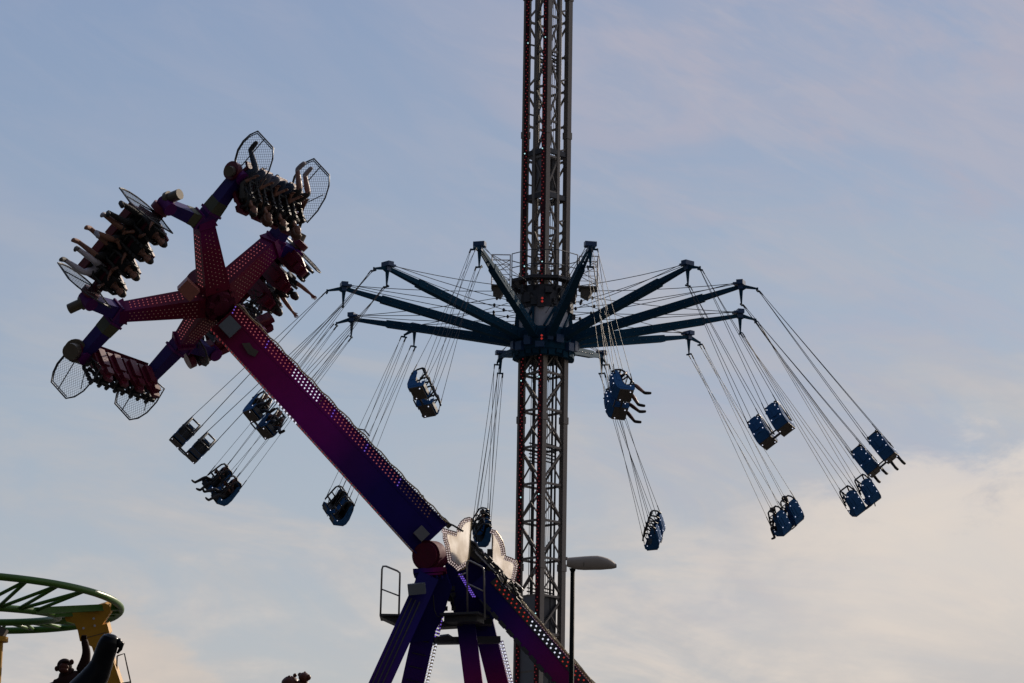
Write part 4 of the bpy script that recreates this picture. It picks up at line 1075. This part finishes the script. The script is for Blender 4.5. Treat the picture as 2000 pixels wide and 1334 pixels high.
fs = [(i*nn+j, i*nn+(j+1) % nn, (i+1)*nn+(j+1) % nn, (i+1)*nn+j) for i in range(len(xs)-1) for j in range(nn)]+[tuple(range(nn)), tuple(reversed(range((len(xs)-1)*nn, len(xs)*nn)))]
b.add(vs, fs, 0, smooth=True); b.box(LP(1106.5, 1091), (.03, .16, .03)); hd = b.build('lamp_head', M['brown_grey'], lamp)
b = MB(); b.tube([LP(1143, 1086.5), LP(1140.5, 1099, .135), LP(1140, 1107, .12)], .004, 5); b.build('seam', M['black'], hd)
b = MB(); b.ball(LP(1165, 1109), (.24, .085, .035), 0, 16, 8, ax=(RT, FW, UP)); b.build('lens', M['glass_lamp'], hd)
b = MB(); b.cyl(LP(1118.5, 1116), LP(1118.5, 1110), .04, .055, n=12); b.build('collar', M['pole'], hd)

# ------------------------------------------------------------------ green coaster track on yellow supports
DT = 70.0; s86 = F_PX/DT
TP = lambda x, y, dz=0: P(x, y, DT, dz)
cen = TP(-86, 1178)
Rg = 320/s86
trk = thing('coaster_track', 'curved green tubular coaster track with triangular bracing at lower left', 'roller coaster track', cen)
def rl(r, zc, za, a0, a1, n=60):
    return [V((cen.x+r*math.sin(a0+(a1-a0)*i/n), cen.y-r*math.cos(a0+(a1-a0)*i/n), cen.z+zc+za*math.cos(a0+(a1-a0)*i/n))) for i in range(n+1)]
A0, A1 = R_(-60), R_(240)
outer = rl(Rg, 0, .11, A0, A1); inner = rl(Rg*.625, -.25, -.14, A0, A1); spine = rl(Rg*.80, -.16, -.28, A0, A1)
b = MB(); b.tube(outer, .082, 12); b.build('rail', M['green'], trk)
b = MB(); b.tube(inner, .082, 12); b.build('rail', M['green'], trk)
def ang(L_, a): 
    k = (R_(a)-A0)/(A1-A0)*60; i_ = max(0, min(59, int(k))); return L_[i_].lerp(L_[i_+1], k-i_)
for k in range(22):
    b = MB(); a_ = -54+k*12.6
    if a_ > 62 and a_ < 96: continue
    b.tube([ang(outer, a_), ang(inner, a_-13)], .042, 8); b.tube([ang(outer, a_), ang(inner, a_-1)], .042, 8)
    b.build('tie', M['green'], trk)
for a_, c_ in ((58, 92), (80, 100)):
    b = MB(); b.beam(ang(inner, a_), ang(outer, c_), .16, .15); b.build('cross_beam', M['green'], trk)
sup = thing('track_support', 'ochre yellow steel bracket and column holding the green track', 'support column', V((TP(230, 1334).x, TP(230, 1334).y, 0)))
b = MB()
b.prism([TP(x, y, .25) for x, y in ((125, 1203), (205, 1178), (214, 1182), (216, 1196), (200, 1220), (209, 1218), (214, 1237), (203, 1250), (196, 1262), (190, 1268), (181, 1264), (156, 1252), (152, 1232), (146, 1218), (130, 1214))], FW*.5)
b.prism([TP(x, y, .20) for x, y in ((205, 1180), (216, 1180), (216, 1196), (212, 1196))], FW*.2)
b.build('bracket', M['yellow'], sup)
for x, y in ((183, 1190), (183, 1208), (163, 1227), (185, 1222)):
    b = MB(); b.cyl(TP(x, y, .27), TP(x, y, .24), .028, n=10); b.build('sky_hole_disc', M['white_panel'], sup)  # white discs stand in for holes with bright sky behind
b = MB(); b.beam(TP(157, 1249, .255), TP(208, 1235, .255), .02, .01); b.build('weld_seam', M['plate'], sup)
b = MB(); p = TP(196, 1255, .0); q = TP(222, 1334, .0); b.beam(p, down(p, q), .42, .36, .6, .5, up=UP.cross(FW)); b.build('column', M['yellow'], sup)
sup2 = thing('track_support', 'yellow column with round collar at the left edge of the photo under the green track', 'support column', V((TP(2, 1300).x, TP(2, 1300).y, 0)))
b = MB(); p = TP(-3, 1252); b.cyl((p.x, p.y, 0), p, .11, n=16); b.cyl(p-V((0, 0, .02)), p+V((0, 0, .09)), .22, n=20); b.build('column', M['yellow'], sup2)
b = MB(); b.beam(p+V((0, 0, .1)), p+V((.10, 0, .30)), .3, .22); b.build('clamp', M['plate'], sup2)
# small wire gate/handrail beside the column
hr = thing('handrail', 'thin metal handrail frame right of the black cannon', 'handrail', V((TP(245, 1334).x, TP(245, 1334).y, 0)))
b = MB(); pts = [TP(229, 1281), TP(243, 1276.5), TP(248, 1300), TP(255, 1332)]; b.tube(pts, .018, 6); b.tube([TP(255, 1332), TP(236, 1335)], .018, 6)
b.tube([TP(255, 1332), V((TP(262, 1334).x, TP(262, 1334).y, 0))], .02, 6); b.tube([TP(229, 1281), V((TP(232, 1334).x, TP(232, 1334).y, 0))], .02, 6); b.build('frame', M['steel_dark'], hr)

# black glossy cannon-like barrel
DC = 62.0; CP = lambda x, y, dz=0: P(x, y, DC, dz)
s97 = F_PX/DC
can = thing('cannon', 'glossy black leaning barrel with rounded muzzle at lower left', 'cannon', V((CP(150, 1400).x, CP(150, 1400).y, 0)))
path = [(218, 1239, 8), (217, 1243, 15), (214, 1252, 19), (209, 1265, 20.5), (203, 1282, 21), (198, 1298, 22), (191, 1313, 25), (182, 1327, 28), (172, 1342, 32), (158, 1362, 37)]
b = MB(); pp = [CP(x, y) for x, y, r in path]; rr_ = [r/s97 for x, y, r in path]
low = V((pp[-1].x-.9, pp[-1].y, 0)); pp.append(low); rr_.append(.75)
# densify with slight wrinkles
dp = []; dr_ = []
for i in range(len(pp)-1):
    for k in range(5):
        dp.append(pp[i].lerp(pp[i+1], k/5)); dr_.append((rr_[i]+(rr_[i+1]-rr_[i])*k/5)*(1+rnd(-.003, .003)))
dp.append(pp[-1]); dr_.append(rr_[-1])
b.tube(dp, dr_, 28); b.build('barrel', M['gloss_black'], can)
b = MB(); b.ball(CP(233, 1256, .0), (.06, .09, .10), 0, 10, 8); b.tube([CP(228, 1250), CP(238, 1258), CP(235, 1268), CP(229, 1276)], [.05, .06, .04, .02], 8); b.build('muzzle_lug', M['gloss_black'], can)

# ape statue with raised arm
DA = 64.0; AP = lambda x, y, dz=0: P(x, y, DA, dz); s94 = F_PX/DA
ape = MB(); vs = []; es = []; rad = []
def av(x, y, dz, r): vs.append(AP(x, y, dz)); rad.append(r/s94); return len(vs)-1
def ac(a, L_):
    for x, y, dz, r in L_: q = av(x, y, dz, r); es.append((a, q)); a = q
    return a
pel = av(140, 1420, 0, 34)
ch_ = ac(pel, [(140, 1385, 0, 33), (140, 1350, 0, 28), (140, 1332, 0, 22)])
ac(ch_, [(133, 1318, .02, 15), (128, 1306, .05, 14)])
ac(ch_, [(157, 1316, 0, 12), (163, 1300, 0, 10), (168, 1286, 0, 9), (169, 1272, 0, 7.5), (166, 1256, 0, 6.5), (164, 1247, 0, 6)])
ac(ch_, [(112, 1338, .1, 13), (102, 1365, .15, 11), (100, 1395, .3, 10)])
ac(pel, [(122, 1450, .2, 16), (118, 1500, .3, 13), (118, 1545, .2, 11)]); ac(pel, [(160, 1450, .2, 16), (164, 1500, .3, 13), (164, 1545, .2, 11)])
me = bpy.data.meshes.new('ape_statue'); me.from_pydata([tuple(q) for q in vs], es, []); ob = bpy.data.objects.new('tmp', me); C.collection.objects.link(ob)
sk = ob.modifiers.new('s', 'SKIN'); sk.use_smooth_shade = True; sv = me.skin_vertices[0].data
for i, r in enumerate(rad): sv[i].radius = (r*1.15, r*1.15); sv[i].use_root = i == 0
ob.modifiers.new('ss', 'SUBSURF').levels = 2; dg = bpy.context.evaluated_depsgraph_get(); dg.update(); m2 = bpy.data.meshes.new_from_object(ob.evaluated_get(dg)); bpy.data.objects.remove(ob)
ape.v = [q.co.copy() for q in m2.vertices]; ape.t = [0.]*len(ape.v)
for pl_ in m2.polygons: ape.f.append(list(pl_.vertices)); ape.m.append(0); ape.sm.append(True)
axA = (RT, FW, UP)
ape.ball(AP(126, 1301, .0), (15/s94, 15/s94, 15/s94), 0, 18, 14, ax=axA)
ape.ball(AP(125, 1303, .12), (10/s94, 8/s94, 9/s94), 1, 14, 10, ax=axA); ape.ball(AP(124, 1309, .17), (9/s94, 6/s94, 6/s94), 1, 14, 10, ax=axA)
ape.ball(AP(128, 1292, .13), (8/s94, 4/s94, 3/s94), 0, 12, 8, ax=axA)
for x, y in ((111, 1306), (140, 1293)): ape.ball(AP(x, y, .0), (4.6/s94, 2.5/s94, 5.5/s94), 1, 12, 8, ax=axA)
for k in range(4): ape.tube([AP(160+k*2.5, 1250, 0), AP(160+k*2.6, 1244, .03), AP(161+k*2.4, 1241, .08)], [.022, .02, .014], 6)
aro = thing('ape_statue', 'dark brown ape statue raising one arm to the yellow bracket', 'statue', AP(140, 1545))
ape.build('body', [M['ape'], M['ape_face']], aro)
b = MB(); b.prism([AP(x, y, .14) for x, y in ((92, 1336), (104, 1331), (126, 1330), (128, 1346), (118, 1362), (96, 1362))], -FW*.05); b.build('shirt', M['cloth_pale'], aro)
pz_ = AP(140, 1552); b = MB(); b.cyl((pz_.x, pz_.y, 0), pz_, .9, .8, n=20); b.build('plinth', M['plate'], aro)

# second statue: round brown head peeping up at the bottom edge
DB_ = 64.0; BP = lambda x, y, dz=0: P(x, y, DB_, dz)
st = thing('animal_statue', 'glossy brown animal statue with small round ears peeping over the bottom edge', 'statue', V((BP(575, 1340).x, BP(575, 1340).y, 0)))
k_ = F_PX/DB_
b = MB(); b.ball(BP(567, 1337), (18/k_, 18/k_, 17/k_), 0, 20, 14, ax=axA, fn=lambda q: q*(1+.05*noise.noise(q*5)))
b.ball(BP(594, 1323, .1), (11/k_, 12/k_, 10/k_), 0, 16, 12, ax=axA); b.ball(BP(602, 1323, .15), (5.5/k_, 6/k_, 6/k_), 0, 12, 8, ax=axA)
b.ball(BP(590, 1345, .05), (17/k_, 16/k_, 18/k_), 0, 16, 12, ax=axA)
for x, y, r in ((576, 1319, 4), (565, 1322, 3), (595.5, 1313.5, 2.4), (586, 1318, 4.5)): b.ball(BP(x, y, .05), r/k_, 0, 12, 8)
q = BP(580, 1360); b.cyl((q.x, q.y, 0), q, .5, .4, n=18)
b.build('body', mat('glossy_brown_paint', (.10, .028, .016), .45, 0, .45, 6, spec=.25), st)
